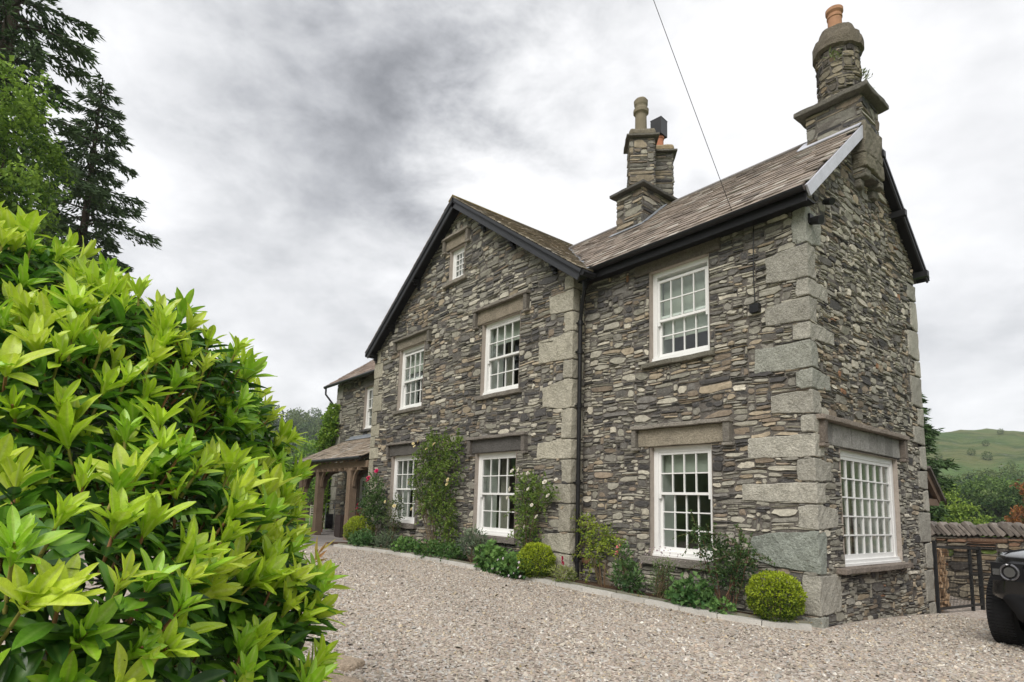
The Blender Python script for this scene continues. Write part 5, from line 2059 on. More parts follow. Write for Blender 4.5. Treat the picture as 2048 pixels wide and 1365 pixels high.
def flower_mesh(name, col, rad_=0.04):
    mb = MB()
    for ring, (n, rr, tilt) in enumerate(((6, 1.0, 0.25), (5, 0.72, 0.7), (4, 0.42, 1.2))):
        for k in range(n):
            a = k * 2 * math.pi / n + ring * 0.5
            d = np.array([math.cos(a), math.sin(a), 0])
            s = np.array([-math.sin(a), math.cos(a), 0])
            up = np.array([0, 0, 1.0])
            D = d * math.cos(tilt) + up * math.sin(tilt)
            w = rad_ * rr * 0.6
            V = [(0, 0, 0), D * rad_ * rr * 0.6 + s * w, D * rad_ * rr + up * 0.004, D * rad_ * rr * 0.6 - s * w]
            mb.add(V, [(0, 1, 2), (0, 2, 3)], np.array(col) * (1 - 0.1 * ring))
    return mb.mesh(name, M_PETAL)


def shrub(name, label, cat, x, y, blobs, n, L, W, ca, cb, stems=None, flowers=(), group=None, up=0.3, stemcol=(0.12, 0.09, 0.05), matl=None, zoff=0.02, sprigs=0):
    """blobs: (dx, dy, dz, rx, ry, rz) about the base; leaves fill the blobs, thicker towards their skin."""
    z0 = float(gz(x, y)) + zoff
    o = tag(empty(name, (x, y, z0)), label, cat, group)
    mb = MB()
    vol = np.array([b[3] * b[4] * b[5] for b in blobs]) ** 0.67
    pick = rng.choice(len(blobs), n, p=vol / vol.sum())
    B = np.array(blobs)[pick]
    d = rdir(n)
    t = rng.uniform(0.25, 1.05, n) ** 0.55
    lump = 1 + 0.22 * np.sin(d[:, 0] * 5 + B[:, 0] * 9 + x * 3) * np.sin(d[:, 2] * 6 + B[:, 2] * 7)
    P = B[:, :3] + d * (t * lump)[:, None] * B[:, 3:]
    P[:, 2] = np.maximum(P[:, 2], 0.02)
    D = unit(d * 0.7 + rdir(n) * 0.8 + np.array([0, 0, up]))
    cl = np.sin(P[:, 0] * 7 + x) * np.sin(P[:, 2] * 8 + y) * 0.25
    cols = cmix(ca, cb, np.clip(0.45 + 0.25 * d[:, 2] + cl + rng.normal(size=n) * 0.25, 0, 1))
    leaves(mb, P, D, unit(rdir(n) + np.array([0, -0.5, 0.8])), rng.uniform(0.7, 1.2, n) * L, rng.uniform(0.7, 1.2, n) * W, cols)
    sm = MB()
    for k in range(sprigs):        # loose arching shoots that break the outline
        b = np.array(blobs[rng.integers(len(blobs))])
        dv = rdir(1)[0]
        dv[1] = -abs(dv[1]) * 0.4
        p0 = b[:3] + dv * b[3:] * 0.7
        ln = rng.uniform(0.15, 0.42)
        m_ = int(ln * 60)
        t_ = np.linspace(0.1, 1, m_)
        dd = unit(dv + np.array([0, 0, rng.uniform(-0.1, 0.9)]))
        P = p0 + dd * (t_ * ln)[:, None] + np.array([0, 0, -0.5]) * (t_ ** 2 * ln * 0.5)[:, None]
        P[:, 2] = np.maximum(P[:, 2], 0.02)
        tube(sm, P[::3] if m_ > 8 else P, 0.003, stemcol, 4, False)
        leaves(mb, P, unit(rdir(m_) + dd * 0.4), unit(rdir(m_) + np.array([0, -0.5, 0.8])), rng.uniform(0.6, 1.0, m_) * L, rng.uniform(0.6, 1.0, m_) * W, cmix(ca, cb, rng.uniform(0.45, 1, m_)))
    mb.build('foliage', matl or M_PLANT, o)
    for k in range(stems or 4):
        b = blobs[rng.integers(len(blobs))]
        p1 = np.array(b[:3]) + rng.normal(size=3) * np.array(b[3:]) * 0.4
        p0 = np.array([rng.normal() * 0.05, rng.normal() * 0.04, -0.03])
        tube(sm, [p0, p0 * 0.45 + p1 * 0.55 + rng.normal(size=3) * 0.04, p1], [0.011, 0.008, 0.004], stemcol, 6)
    sm.build('stems', M_STEM, o, kind='stuff')
    for (me, spots) in flowers:
        for s in spots:
            q = Vector((rng.normal() * 0.4, -1, rng.uniform(0.1, 0.9))).normalized().to_track_quat('Z', 'Y')
            m4 = Matrix.Translation(Vector(s)) @ q.to_matrix().to_4x4() @ Matrix.Scale(float(rng.uniform(0.8, 1.25)), 4)
            inst('flower', me, o, m4)
    return o


FL_WHITE = flower_mesh('flower', (0.86, 0.82, 0.72), 0.05)
FL_CREAM = flower_mesh('flower', (0.85, 0.74, 0.44), 0.05)
FL_PINK = flower_mesh('flower', (0.72, 0.035, 0.17), 0.065)
FL_ROSE = flower_mesh('flower', (0.75, 0.26, 0.26), 0.05)
FL_TINY = flower_mesh('flower', (0.80, 0.72, 0.78), 0.022)
FL_LAV = flower_mesh('flower', (0.56, 0.46, 0.50), 0.011)
FL_RED = flower_mesh('flower', (0.42, 0.02, 0.07), 0.02)


def plants():
    # big climbing rose between the two gable windows
    x, y = -8.35, G - 0.22
    shrub('climbing_rose', 'tall dense climbing rose with cream flowers between the two ground floor gable windows', 'climbing rose', x, y,
          [(-0.6, 0, 2.25, 0.62, 0.22, 0.45), (0.05, -0.02, 2.45, 0.6, 0.24, 0.42), (-0.4, -0.05, 1.75, 0.7, 0.26, 0.5), (0.35, -0.05, 1.8, 0.6, 0.26, 0.55), (-0.95, 0, 1.55, 0.3, 0.15, 0.25),
           (0.1, -0.06, 1.3, 0.6, 0.26, 0.4), (0.45, -0.08, 0.95, 0.45, 0.24, 0.45), (0.55, -0.08, 0.55, 0.4, 0.22, 0.35), (-0.5, 0.02, 2.65, 0.25, 0.15, 0.2), (0.55, 0.02, 2.45, 0.3, 0.15, 0.3), (-0.45, 0.05, 1.2, 0.25, 0.12, 0.3)],
          3000, 0.074, 0.044, (0.028, 0.07, 0.018), (0.21, 0.31, 0.055), 16,
          [(FL_CREAM, [(-0.95, -0.2, 2.68), (-0.85, -0.22, 2.6), (-0.7, -0.2, 2.72), (-1.15, -0.15, 1.7), (-0.85, -0.2, 1.05), (0.75, -0.24, 1.75), (0.72, -0.24, 1.65), (0.1, -0.24, 2.6), (-0.2, -0.26, 2.5)])], sprigs=150)
    shrub('climbing_rose', 'slim climbing rose with white flowers between the large gable window and the downpipe corner', 'climbing rose', -5.2, G - 0.18,
          [(0.0, 0, 1.75, 0.3, 0.16, 0.22), (-0.05, -0.02, 1.4, 0.33, 0.18, 0.3), (0.4, 0, 1.45, 0.28, 0.14, 0.25), (0.05, -0.03, 1.0, 0.3, 0.16, 0.35), (0.1, -0.03, 0.62, 0.3, 0.16, 0.25), (0.65, 0, 1.6, 0.14, 0.1, 0.14)],
          1600, 0.062, 0.036, (0.04, 0.09, 0.022), (0.21, 0.31, 0.06), 8,
          [(FL_WHITE, [(-0.3, -0.15, 1.98), (-0.1, -0.16, 2.0), (0.15, -0.14, 1.93), (-0.34, -0.16, 1.62), (-0.42, -0.16, 1.45), (0.32, -0.16, 1.32), (0.45, -0.15, 1.1), (0.15, -0.18, 0.9), (0.62, -0.12, 1.75), (0.9, -0.1, 1.8), (0.2, -0.16, 1.62), (0.7, -0.1, 1.5)])], sprigs=45)
    shrub('standard_rose', 'leggy rose bush with magenta flowers against the left corner of the gable', 'rose bush', -11.2, G - 0.45,
          [(0.0, 0, 1.55, 0.36, 0.25, 0.35), (0.15, 0, 1.15, 0.42, 0.25, 0.35), (-0.3, 0, 1.05, 0.4, 0.25, 0.3), (0.1, 0, 0.8, 0.35, 0.25, 0.25)],
          1700, 0.07, 0.042, (0.03, 0.07, 0.025), (0.12, 0.20, 0.06), 6,
          [(FL_PINK, [(0.25, -0.1, 2.02), (0.33, -0.1, 1.99), (-0.2, -0.1, 1.83), (-0.25, -0.1, 1.74), (-0.75, -0.1, 1.1), (-0.78, -0.1, 0.98)])], stemcol=(0.18, 0.14, 0.09), sprigs=40)
    shrub('rose_bush', 'thin rose bush with small yellow blooms below the far ground floor gable window', 'rose bush', -10.25, G - 0.35,
          [(0.0, 0, 0.95, 0.42, 0.2, 0.3), (-0.1, 0, 0.6, 0.35, 0.2, 0.25), (0.2, 0, 1.2, 0.2, 0.12, 0.2)], 700, 0.06, 0.035, (0.035, 0.07, 0.03), (0.17, 0.21, 0.07), 7,
          [(FL_CREAM, [(0.3, -0.15, 1.1), (-0.2, -0.15, 1.2)])])
    shrub('rambling_rose', 'yellow-green rambling rose with one pink bloom just right of the downpipe', 'rose bush', -3.62, -0.2,
          [(-0.3, 0, 1.0, 0.22, 0.14, 0.26), (0.05, 0, 0.88, 0.34, 0.15, 0.22), (0.25, 0, 0.7, 0.25, 0.14, 0.18), (-0.1, 0, 0.5, 0.2, 0.12, 0.2)],
          800, 0.055, 0.034, (0.08, 0.15, 0.03), (0.36, 0.44, 0.05), 7, [(FL_ROSE, [(0.52, -0.1, 0.72), (0.5, -0.1, 0.62)])], sprigs=35)
    shrub('rose_bush', 'dark twiggy rose bush beside the biggest box ball under the large window', 'rose bush', -1.12, -0.36,
          [(0.0, 0, 0.75, 0.3, 0.2, 0.3), (-0.2, -0.02, 0.92, 0.25, 0.14, 0.18), (0.2, 0, 0.7, 0.28, 0.18, 0.25), (0.3, 0, 0.92, 0.16, 0.1, 0.14), (0.05, 0, 0.5, 0.28, 0.18, 0.18), (-0.4, -0.05, 1.1, 0.12, 0.08, 0.12)],
          1500, 0.052, 0.03, (0.022, 0.055, 0.02), (0.10, 0.17, 0.05), 8, stemcol=(0.14, 0.08, 0.05), sprigs=35)
    g1, g2 = (0.045, 0.12, 0.035), (0.20, 0.35, 0.09)
    mound = lambda r, h: [(0, 0, h * 0.45, r, r * 0.8, h * 0.6), (r * 0.5, 0.02, h * 0.3, r * 0.6, r * 0.6, h * 0.45), (-r * 0.5, -0.02, h * 0.35, r * 0.6, r * 0.6, h * 0.45)]
    grp = 'leafy perennials in the flower bed'
    for nm, lab, cat, x, y, r, h, n, L, W, ca, cb in (
            ('hydrangea', 'broad-leaved green perennial right of the grey euphorbia', 'plant', -5.75, -0.92, 0.33, 0.50, 420, 0.11, 0.11, g1, g2),
            ('geranium', 'round-leaved green geranium with tiny pale flowers left of the middle box ball', 'plant', -5.0, -1.0, 0.34, 0.40, 480, 0.09, 0.09, g1, g2),
            ('perennial', 'low leafy clump in front of the far box ball', 'plant', -10.9, -1.22, 0.42, 0.42, 520, 0.10, 0.085, g1, (0.13, 0.23, 0.08)),
            ('hellebore', 'grey-green clump under the magenta rose', 'plant', -9.95, -1.0, 0.36, 0.42, 420, 0.13, 0.04, (0.05, 0.085, 0.045), (0.16, 0.21, 0.12)),
            ('geranium', 'green leafy clump below the far window sill', 'plant', -8.95, -1.0, 0.38, 0.38, 480, 0.085, 0.08, g1, g2),
            ('perennial', 'green leafy clump at the left foot of the big climbing rose', 'plant', -8.0, -0.98, 0.38, 0.36, 480, 0.08, 0.07, g1, (0.14, 0.24, 0.06)),
            ('perennial', 'dark leafy clump at the right foot of the big climbing rose', 'plant', -7.3, -0.85, 0.36, 0.38, 460, 0.08, 0.06, g1, (0.11, 0.20, 0.05)),
            ('geranium', 'round-leaved geranium under the near window sill', 'plant', -1.55, -0.48, 0.30, 0.44, 420, 0.085, 0.085, g1, (0.15, 0.27, 0.08)),
            ('geranium', 'small low geranium beside the kerb left of the biggest box ball', 'plant', -1.05, -0.56, 0.16, 0.22, 120, 0.06, 0.06, g1, g2),
            ('perennial', 'small tuft of bright leaves between catmint and geranium', 'plant', -1.85, -0.50, 0.16, 0.26, 150, 0.08, 0.035, g1, g2)):
        fl = [(FL_TINY, [(0.3, -0.25, 0.1), (0.36, -0.2, 0.2), (0.4, -0.22, 0.3), (0.2, -0.28, 0.05), (-0.3, -0.26, 0.12), (-0.1, -0.3, 0.3), (0.05, -0.3, 0.34), (0.42, -0.2, 0.05)])] if 'tiny pale flowers' in lab else ()
        shrub(nm, lab, cat, x, y, mound(r, h), n, L, W, ca, cb, 5, fl, grp)
    shrub('euphorbia', 'grey-green euphorbia with upright leafy shoots under the large gable window', 'plant', -6.55, -0.80, [(0, 0, 0.55, 0.3, 0.22, 0.2), (0.2, 0, 0.4, 0.25, 0.2, 0.2), (-0.22, 0, 0.42, 0.22, 0.2, 0.2)], 520, 0.12, 0.03, (0.07, 0.11, 0.07), (0.22, 0.28, 0.17), 12, (), grp, 0.5)
    shrub('astilbe', 'small yellow-green astilbe with a dark red plume in front of the downpipe', 'plant', -3.98, -0.72, [(0, 0, 0.16, 0.22, 0.18, 0.13)], 300, 0.10, 0.022, (0.10, 0.15, 0.03), (0.33, 0.36, 0.12), 5,
          [(FL_RED, [(-0.04 + rng.normal() * 0.012, 0.02, 0.34 + 0.015 * k) for k in range(9)])], grp)
    shrub('penstemon', 'bushy green penstemon left of the large ground floor window', 'plant', -2.85, -0.42, [(0, 0, 0.30, 0.26, 0.2, 0.25), (0.22, -0.1, 0.2, 0.2, 0.15, 0.17), (-0.02, 0, 0.6, 0.12, 0.1, 0.22)], 620, 0.10, 0.032, (0.035, 0.085, 0.03), (0.15, 0.25, 0.08), 8, (), grp, 0.5)
    o = shrub('catmint', 'airy catmint with faded mauve flower spikes below the large window sill', 'plant', -2.2, -0.36, [(0, 0, 0.25, 0.22, 0.18, 0.22), (0.05, 0, 0.5, 0.2, 0.15, 0.15)], 900, 0.045, 0.014, (0.05, 0.10, 0.035), (0.20, 0.27, 0.10), 18,
              [(FL_LAV, [(rng.normal() * 0.16, rng.normal() * 0.08, rng.uniform(0.5, 0.82)) for k in range(70)])], grp, 0.8)
    # twiggy bare stems in front of the return wall
    o = tag(empty('dead_stems', (-3.35, -0.35, 0.03)), 'thin brown dead stems in the soil left of the penstemon', 'plant')
    mb = MB()
    for k in range(26):
        a = rng.normal(size=2) * 0.16
        tube(mb, [(a[0] * 0.3, a[1] * 0.3, 0), (a[0], a[1] * 0.7, rng.uniform(0.25, 0.55))], [0.004, 0.002], (0.16, 0.10, 0.05), 4)
    mb.build('stem', M_STEM, o)
    # ivy on the far corner of the wing
    shrub('ivy', 'bright green ivy climbing the far corner of the left wing above the porch roof', 'ivy', -19.75, 1.3,
          [(0.1, 0, 3.9, 0.6, 0.3, 0.5), (0.2, 0, 4.4, 0.5, 0.3, 0.45), (0.3, 0, 4.85, 0.35, 0.2, 0.25), (-0.3, 0, 3.4, 0.6, 0.3, 0.4), (-0.2, 0, 2.6, 0.5, 0.3, 0.7), (-0.1, 0, 1.4, 0.45, 0.3, 1.0)],
          3400, 0.14, 0.11, (0.08, 0.18, 0.03), (0.36, 0.52, 0.07), 8)


plants()

# ------------------------------------------------------------------ gate, wood store, logs, boundary wall
def gate():
    g = tag(empty('mesh_gate', (0.03, 4.47, -0.17)), 'black steel mesh gate between the house corner and the boundary wall', 'gate')
    L_ = 2.35
    F = Fr((0.0, 0, 0), (0.045, 0.999, 0), (0.999, -0.045, 0))
    dr = lambda u: -0.035 * u / L_ * 2

    def post(u, w, h):
        mb = MB()
        box(mb, F, u, u + w, -w / 2, w / 2, dr(u) - 0.05, h + dr(u))
        mb.build('post', M_MESHW, g)
    post(0.0, 0.05, 1.24)
    post(1.72, 0.05, 1.18)
    post(L_ - 0.09, 0.06, 1.18)
    for z in (1.13, 0.06):
        mb = MB()
        for a, b in ((0.06, 1.72), (1.79, L_ - 0.09)):
            bar(mb, F([(a, 0, z + dr(a))])[0], F([(b, 0, z + dr(b))])[0], 0.035, 0.04)
        mb.build('rail', M_MESHW, g)
    k = 0
    wires = [u for u in np.arange(0.12, 1.70, 0.07)] + [u for u in np.arange(1.86, L_ - 0.11, 0.07)]
    mb0 = MB()
    box(mb0, F, -0.003, 0.003, -0.003, 0.003, 0.05, 1.14)
    me = mb0.mesh('wire', M_MESHW)
    for u in wires:
        p = F([(u, 0, dr(u))])[0]
        inst('wire', me, g, Matrix.Translation(Vector(p)))
    mb = MB()
    for z in np.arange(0.2, 1.1, 0.21):
        bar(mb, F([(0.06, 0.006, z + dr(0.06))])[0], F([(L_ - 0.09, 0.006, z + dr(L_))])[0], 0.006, 0.008)
    mb.build('cross_wires', M_MESHW, g)


def wood_store():
    s = tag(empty('wood_store', (0, 4.4, -0.18)), 'oak framed lean-to wood store with a slate roof against the back of the house', 'shed')
    OAK = (0.15, 0.105, 0.075)
    for x in (-0.05, -2.6):
        mb = MB()
        box(mb, WORLD, x - 0.38, x - 0.27, 0.50, 0.62, 0, 1.82, OAK)
        mb.build('post', M_OAK, s)
        mb = MB()
        bar(mb, (x, 0.06, 1.93), (x, 0.64, 1.93), 0.10, 0.12, col=OAK)
        mb.build('beam', M_OAK, s)
        mb = MB()
        bar(mb, (x + 0.03, 0.04, 2.44), (x + 0.03, 0.66, 1.97), 0.07, 0.12, col=OAK)
        mb.build('rafter', M_OAK, s)
        mb = MB()
        bar(mb, (x - 0.32, 0.12, 1.05), (x - 0.32, 0.49, 1.8), 0.07, 0.09, up=(0, 1, 0.1), col=OAK)
        mb.build('brace', M_OAK, s)
    mb = MB()
    n = np.array([0, 0.6, 0.8])
    bar(mb, (-1.38, 0.02, 2.55), (-1.38, 0.76, 1.98), 2.9, 0.05, col=(0.10, 0.085, 0.075))
    mb.build('roof', M_SLATE, s)
    # split logs
    protos = []
    for k in range(4):
        mb = MB()
        a = np.sort(rng.uniform(0, 6.28, 6)) if k % 2 else np.array([0, 0.5, 1.0, 1.6, 3.4])
        r = 0.075
        pr = np.stack([r * np.cos(a), r * np.sin(a)], 1)
        m_ = len(a)
        V = np.concatenate([np.stack([np.zeros(m_), pr[:, 0], pr[:, 1]], 1), np.stack([np.full(m_, -0.28), pr[:, 0], pr[:, 1]], 1)])
        f = [tuple(range(m_)), tuple(range(2 * m_ - 1, m_ - 1, -1))] + [(i, m_ + i, m_ + (i + 1) % m_, (i + 1) % m_) for i in range(m_)]
        cols = np.concatenate([np.tile((0.60, 0.42, 0.26), (m_, 1)), np.tile((0.15, 0.10, 0.07), (m_, 1))])
        mb.add(V, f, cols * rng.uniform(0.8, 1.1))
        protos.append(mb.mesh('log', M_OAK))
    for i in range(9):
        for j in range(7):
            o = bpy.data.objects.new('log', protos[(i * 3 + j) % 4])
            COL.objects.link(o)
            o.location = (-0.02 + rng.normal() * 0.03, 4.52 + j * 0.115 + (i % 2) * 0.05, -0.10 + i * 0.118 + rng.normal() * 0.006)
            o.rotation_euler = (rng.uniform(0, 6.28), 0, rng.normal() * 0.08)
            tag(o, 'split log in the stack behind the mesh gate', 'log', 'split logs stacked behind the gate')


gate()
wood_store()


def boundary_wall():
    W = tag(empty('boundary_wall', (0, 8.0, -0.35)), 'dry stone boundary wall with slanted coping stones behind the gate and car', 'wall')
    F = Fr((0, 0, 0), (1, 0.0, 0.035), (0, -1, 0))
    core = MB()
    box(core, F, -3.2, 9.0, -0.40, -0.03, -0.2, 1.46, (0.1, 0.09, 0.08))
    core.build('core', M_MORTAR, W)
    rest = MB()
    rects = pack(-3.2, 9.0, 0.0, 1.44, [], None, 0.05, 0.026, big=1.2)
    data = []
    for (u0, u1, v0, v1) in rects:
        c = PC[rng.choice(len(PC), p=PW / PW.sum())] * rng.uniform(0.7, 1.05) * np.array([1.02, 0.95, 0.86])
        if 0.95 < v0 < 1.1 and rng.random() < 0.35:
            c = np.array([0.10, 0.14, 0.035])
        if v0 > 1.15 and rng.random() < 0.3:
            c = np.array([0.24, 0.15, 0.10]) * rng.uniform(0.7, 1.1)
        data.append((one_stone(F, u0, u1, v0, v1, c, rng.uniform(-0.01, 0.06), lambda u, v: 0 * u), c))
    x, y, d = project(np.array([q[0].mean(0) for q in data]) + np.array([0, 8.0, -0.35]))
    vis = (x > 1860) & (x < 2060)
    k = 0
    for i, (v, c) in enumerate(data):
        if vis[i] and k < 250:
            k += 1
            mb = MB()
            mb.add(v, SFA, c)
            mb.f.setdefault(3, []).append(STA)
            mb.build('stone', M_STONE, W)
        else:
            n = rest.n
            rest.add(v, SFA, c)
            rest.f.setdefault(3, []).append(STA + n)
    rest.build('stones', M_STONE, W, kind='stuff')
    u = -3.2
    while u < 9:
        t = rng.uniform(0.05, 0.10)
        mb = MB()
        h = rng.uniform(0.22, 0.3)
        c = np.array([0.205, 0.18, 0.158]) * rng.uniform(0.65, 1.25)
        a = rad(-38) + rng.normal() * 0.08
        ca, sa = math.cos(a), math.sin(a)
        Fs = Fr(F([(u, 0, 1.50)])[0], (ca, 0, -sa), (0, -1, 0), (sa, 0, ca))
        rblock(mb, Fs, 0, t, -0.44, 0.05 + rng.normal() * 0.01, -0.05, h, c, 0.012, 0.15, 0.008)
        mb.build('coping_stone', M_STONE, W)
        u += t * 1.28


boundary_wall()


# ------------------------------------------------------------------ car
def car():
    K = tag(empty('parked_car', (2.62, 1.42, float(gz(2.0, 1.5))), rad(-11)), 'black off-road car parked nose towards the drive at the right', 'car')
    # local: x across (its right side is -x), y back (nose at -y), z up
    W = Fr((0, 0, 0), (1, 0, 0), (0, 1, 0))

    def hull(name, secs, m_, par=K, smooth=True):
        """secs: list of (y, half width bottom, half width top, z bottom, z top, corner radius)"""
        mb = MB()
        rings = []
        for (y, wb, wt, zb, zt, r) in secs:
            pts = []
            for (cx, cz, a0) in ((wb - r, zb + r, -90), (wt - r, zt - r, 0), (-(wt - r), zt - r, 90), (-(wb - r), zb + r, 180)):
                for k in range(5):
                    a = rad(a0 + k * 22.5)
                    pts.append((cx + r * math.cos(a), y, cz + r * math.sin(a)))
            rings.append(pts)
        V = np.array(rings).reshape(-1, 3)
        n, m2 = len(rings), 20
        j = np.arange(m2)
        f = [tuple(q) for i in range(n - 1) for q in np.stack([i * m2 + j, i * m2 + (j + 1) % m2, (i + 1) * m2 + (j + 1) % m2, (i + 1) * m2 + j], 1)]
        f += [tuple(j[::-1]), tuple((n - 1) * m2 + j)]
        mb.add(V, f)
        return mb.build(name, m_, par, smooth=smooth)
    hull('body', [(-0.93, 0.70, 0.66, 0.62, 1.00, 0.08), (-0.90, 0.78, 0.74, 0.58, 1.04, 0.10), (-0.80, 0.88, 0.83, 0.56, 1.08, 0.10), (-0.60, 0.96, 0.90, 0.60, 1.11, 0.09), (0.2, 0.985, 0.94, 0.55, 1.16, 0.08), (0.7, 0.99, 0.95, 0.42, 1.18, 0.08), (3.3, 0.99, 0.95, 0.42, 1.18, 0.08), (3.7, 0.97, 0.93, 0.5, 1.16, 0.1)], M_CAR)
    hull('cabin', [(0.55, 0.90, 0.86, 1.10, 1.2, 0.04), (1.0, 0.90, 0.80, 1.1, 1.78, 0.07), (1.3, 0.90, 0.78, 1.1, 1.92, 0.08), (3.4, 0.90, 0.78, 1.1, 1.92, 0.08), (3.68, 0.90, 0.80, 1.1, 1.8, 0.08)], M_CAR)
    hull('bumper', [(-0.96, 0.50, 0.60, 0.40, 0.64, 0.06), (-0.93, 0.62, 0.72, 0.36, 0.66, 0.08), (-0.80, 0.68, 0.80, 0.38, 0.68, 0.08), (-0.55, 0.70, 0.86, 0.46, 0.70, 0.08)], M_PLAST)
    mb = MB()
    box(mb, W, -0.5, 0.5, -0.975, -0.94, 0.74, 0.95)
    mb.build('grille', M_PLAST, K)
    mb = MB()
    box(mb, W, -0.45, 0.45, -0.985, -0.955, 0.40, 0.56)
    mb.build('air_intake', M_PLAST, K)
    mb = MB()
    bar(mb, (-0.5, -0.98, 0.66), (0.5, -0.98, 0.66), 0.02, 0.03)
    mb.build('bumper_trim', M_CHROME, K)
    for s in (-1, 1):
        mb = MB()
        box(mb, W, s * 0.66 - 0.15, s * 0.66 + 0.15, -0.955, -0.88, 0.80, 1.0)
        h = mb.build('headlight', M_PLAST, K)
        mb = MB()
        a = np.linspace(0, 2 * math.pi, 25)
        tube(mb, np.stack([s * 0.63 + 0.085 * np.cos(a), np.full(25, -0.962), 0.90 + 0.085 * np.sin(a)], 1), 0.014, (1, 1, 1), 8, False)
        mb.build('lamp_ring', M_CHROME, h)
        mb = MB()
        tube(mb, [(s * 0.63, -0.90, 0.90), (s * 0.63, -0.965, 0.90)], [0.07, 0.055], (1, 1, 1), 20)
        mb.build('lens', M_CHROME, h)
        mb = MB()
        box(mb, W, s * 0.755 - 0.035, s * 0.755 + 0.035, -0.965, -0.94, 0.86, 0.93)
        mb.build('side_lamp', M_CHROME, h)
        # wheel arch lip and mirror
        mb = MB()
        a = np.linspace(rad(-5), rad(185), 22)
        tube(mb, np.stack([np.full(22, s * 0.97), 0.46 * np.cos(a), 0.42 + 0.46 * np.sin(a)], 1), 0.055, (1,) * 3, 8)
        mb.build('wheel_arch', M_PLAST, K)
        mb = MB()
        rblock(mb, W, s * 1.03 - 0.10, s * 1.03 + 0.10, 0.80, 0.92, 1.2, 1.40, (0, 0, 0), 0.05, 0.1, 0.0)
        bar(mb, (s * 0.9, 0.9, 1.24), (s * 1.06, 0.86, 1.24), 0.05, 0.04)
        mb.build('mirror', M_CAR, K)
        for yw in (0.0, 2.75):
            wm = MB()
            xo, xi = s * 1.0, s * 0.74
            prof = [(0.25, xi), (0.37, xi), (0.405, xi + s * 0.03), (0.415, (xi + xo) / 2), (0.405, xo - s * 0.035), (0.37, xo), (0.27, xo - s * 0.01), (0.25, xo - s * 0.03)]
            ns = 64
            an = np.arange(ns) * 2 * math.pi / ns
            V = np.concatenate([np.stack([np.full(ns, x), r * np.cos(an), 0.415 + r * np.sin(an)], 1) for r, x in prof])
            j = np.arange(ns)
            f = np.concatenate([np.stack([i * ns + j, i * ns + (j + 1) % ns, (i + 1) * ns + (j + 1) % ns, (i + 1) * ns + j], 1) for i in range(len(prof) - 1)])
            wm.add(V, f)
            for k in range(ns):          # tread blocks
                a0, a1 = an[k], an[k] + 2 * math.pi / ns * 0.62
                for q0, q1 in ((0.05, 0.30), (0.36, 0.64), (0.70, 0.95)):
                    x0, x1 = xi + (xo - xi) * q0, xi + (xo - xi) * q1
                    P = [(x, r * math.cos(a), 0.415 + r * math.sin(a)) for x in (x0, x1) for r in (0.408, 0.421) for a in (a0, a1)]
                    wm.add(P, BOXF)
            wo = wm.build('wheel', M_TYRE, K)
            rmb = MB()
            for k in range(5):
                a = k * 2 * math.pi / 5
                bar(rmb, (xo - s * 0.03, 0, 0.415), (xo - s * 0.04, 0.25 * math.cos(a), 0.415 + 0.25 * math.sin(a)), 0.05, 0.07, up=(1, 0, 0))
            tube(rmb, [(xo - s * 0.02, 0, 0.415), (xo - s * 0.08, 0, 0.415)], 0.07, (1,) * 3, 16)
            a = np.linspace(0, 2 * math.pi, 33)
            tube(rmb, np.stack([np.full(33, xo - s * 0.045), 0.25 * np.cos(a), 0.415 + 0.25 * np.sin(a)], 1), 0.02, (1,) * 3, 8, False)
            ro = rmb.build('rim', M_CHROME, wo)
            if yw:
                wo.location = (0, yw, 0)
            else:        # steered front wheels
                wo.rotation_euler = (0, 0, rad(9))
                wo.location = (s * 0.09, s * 0.13, 0)
    mb = MB()           # bonnet seams, tow eye covers, wipers
    for x in (-0.80, 0.80):
        bar(mb, (x * 0.97, -0.70, 1.112), (x * 1.03, 0.5, 1.178), 0.012, 0.012)
    bar(mb, (-0.70, -0.86, 1.058), (0.70, -0.86, 1.058), 0.012, 0.012)
    mb.build('bonnet_seam', M_TYRE, K)
    for x in (-0.35, 0.30):
        mb = MB()
        bar(mb, (x, 0.60, 1.235), (x + 0.45, 0.70, 1.36), 0.02, 0.02)
        mb.build('wiper', M_PLAST, K)
    for k in range(5):
        mb = MB()
        box(mb, W, -0.48, 0.48, -0.985, -0.974, 0.75 + k * 0.04, 0.765 + k * 0.04)
        mb.build('grille_bar', M_CAR, K)
    gm = MB()
    gm.add([(-0.82, 0.62, 1.22), (0.82, 0.62, 1.22), (0.72, 0.98, 1.74), (-0.72, 0.98, 1.74)], [(0, 1, 2, 3)])
    gm.add([(-0.82, 0.615, 1.221), (0.82, 0.615, 1.221), (0.72, 0.975, 1.741), (-0.72, 0.975, 1.741)], [(0, 1, 2, 3)])
    gm.build('windscreen', M_CARGL, K)
    for s in (-1, 1):
        gm = MB()
        for y0, y1 in ((1.15, 2.05), (2.12, 3.3)):
            gm.add([(s * 0.895, y0, 1.25), (s * 0.895, y1, 1.25), (s * 0.805, y1, 1.78), (s * 0.805, y0 + 0.12, 1.78)], [(0, 1, 2, 3)])
            gm.add([(s * 0.885, y0, 1.25), (s * 0.885, y1, 1.25), (s * 0.80, y1, 1.78), (s * 0.80, y0 + 0.12, 1.78)], [(0, 1, 2, 3)])
        gm.build('side_window', M_CARGL, K)


car()


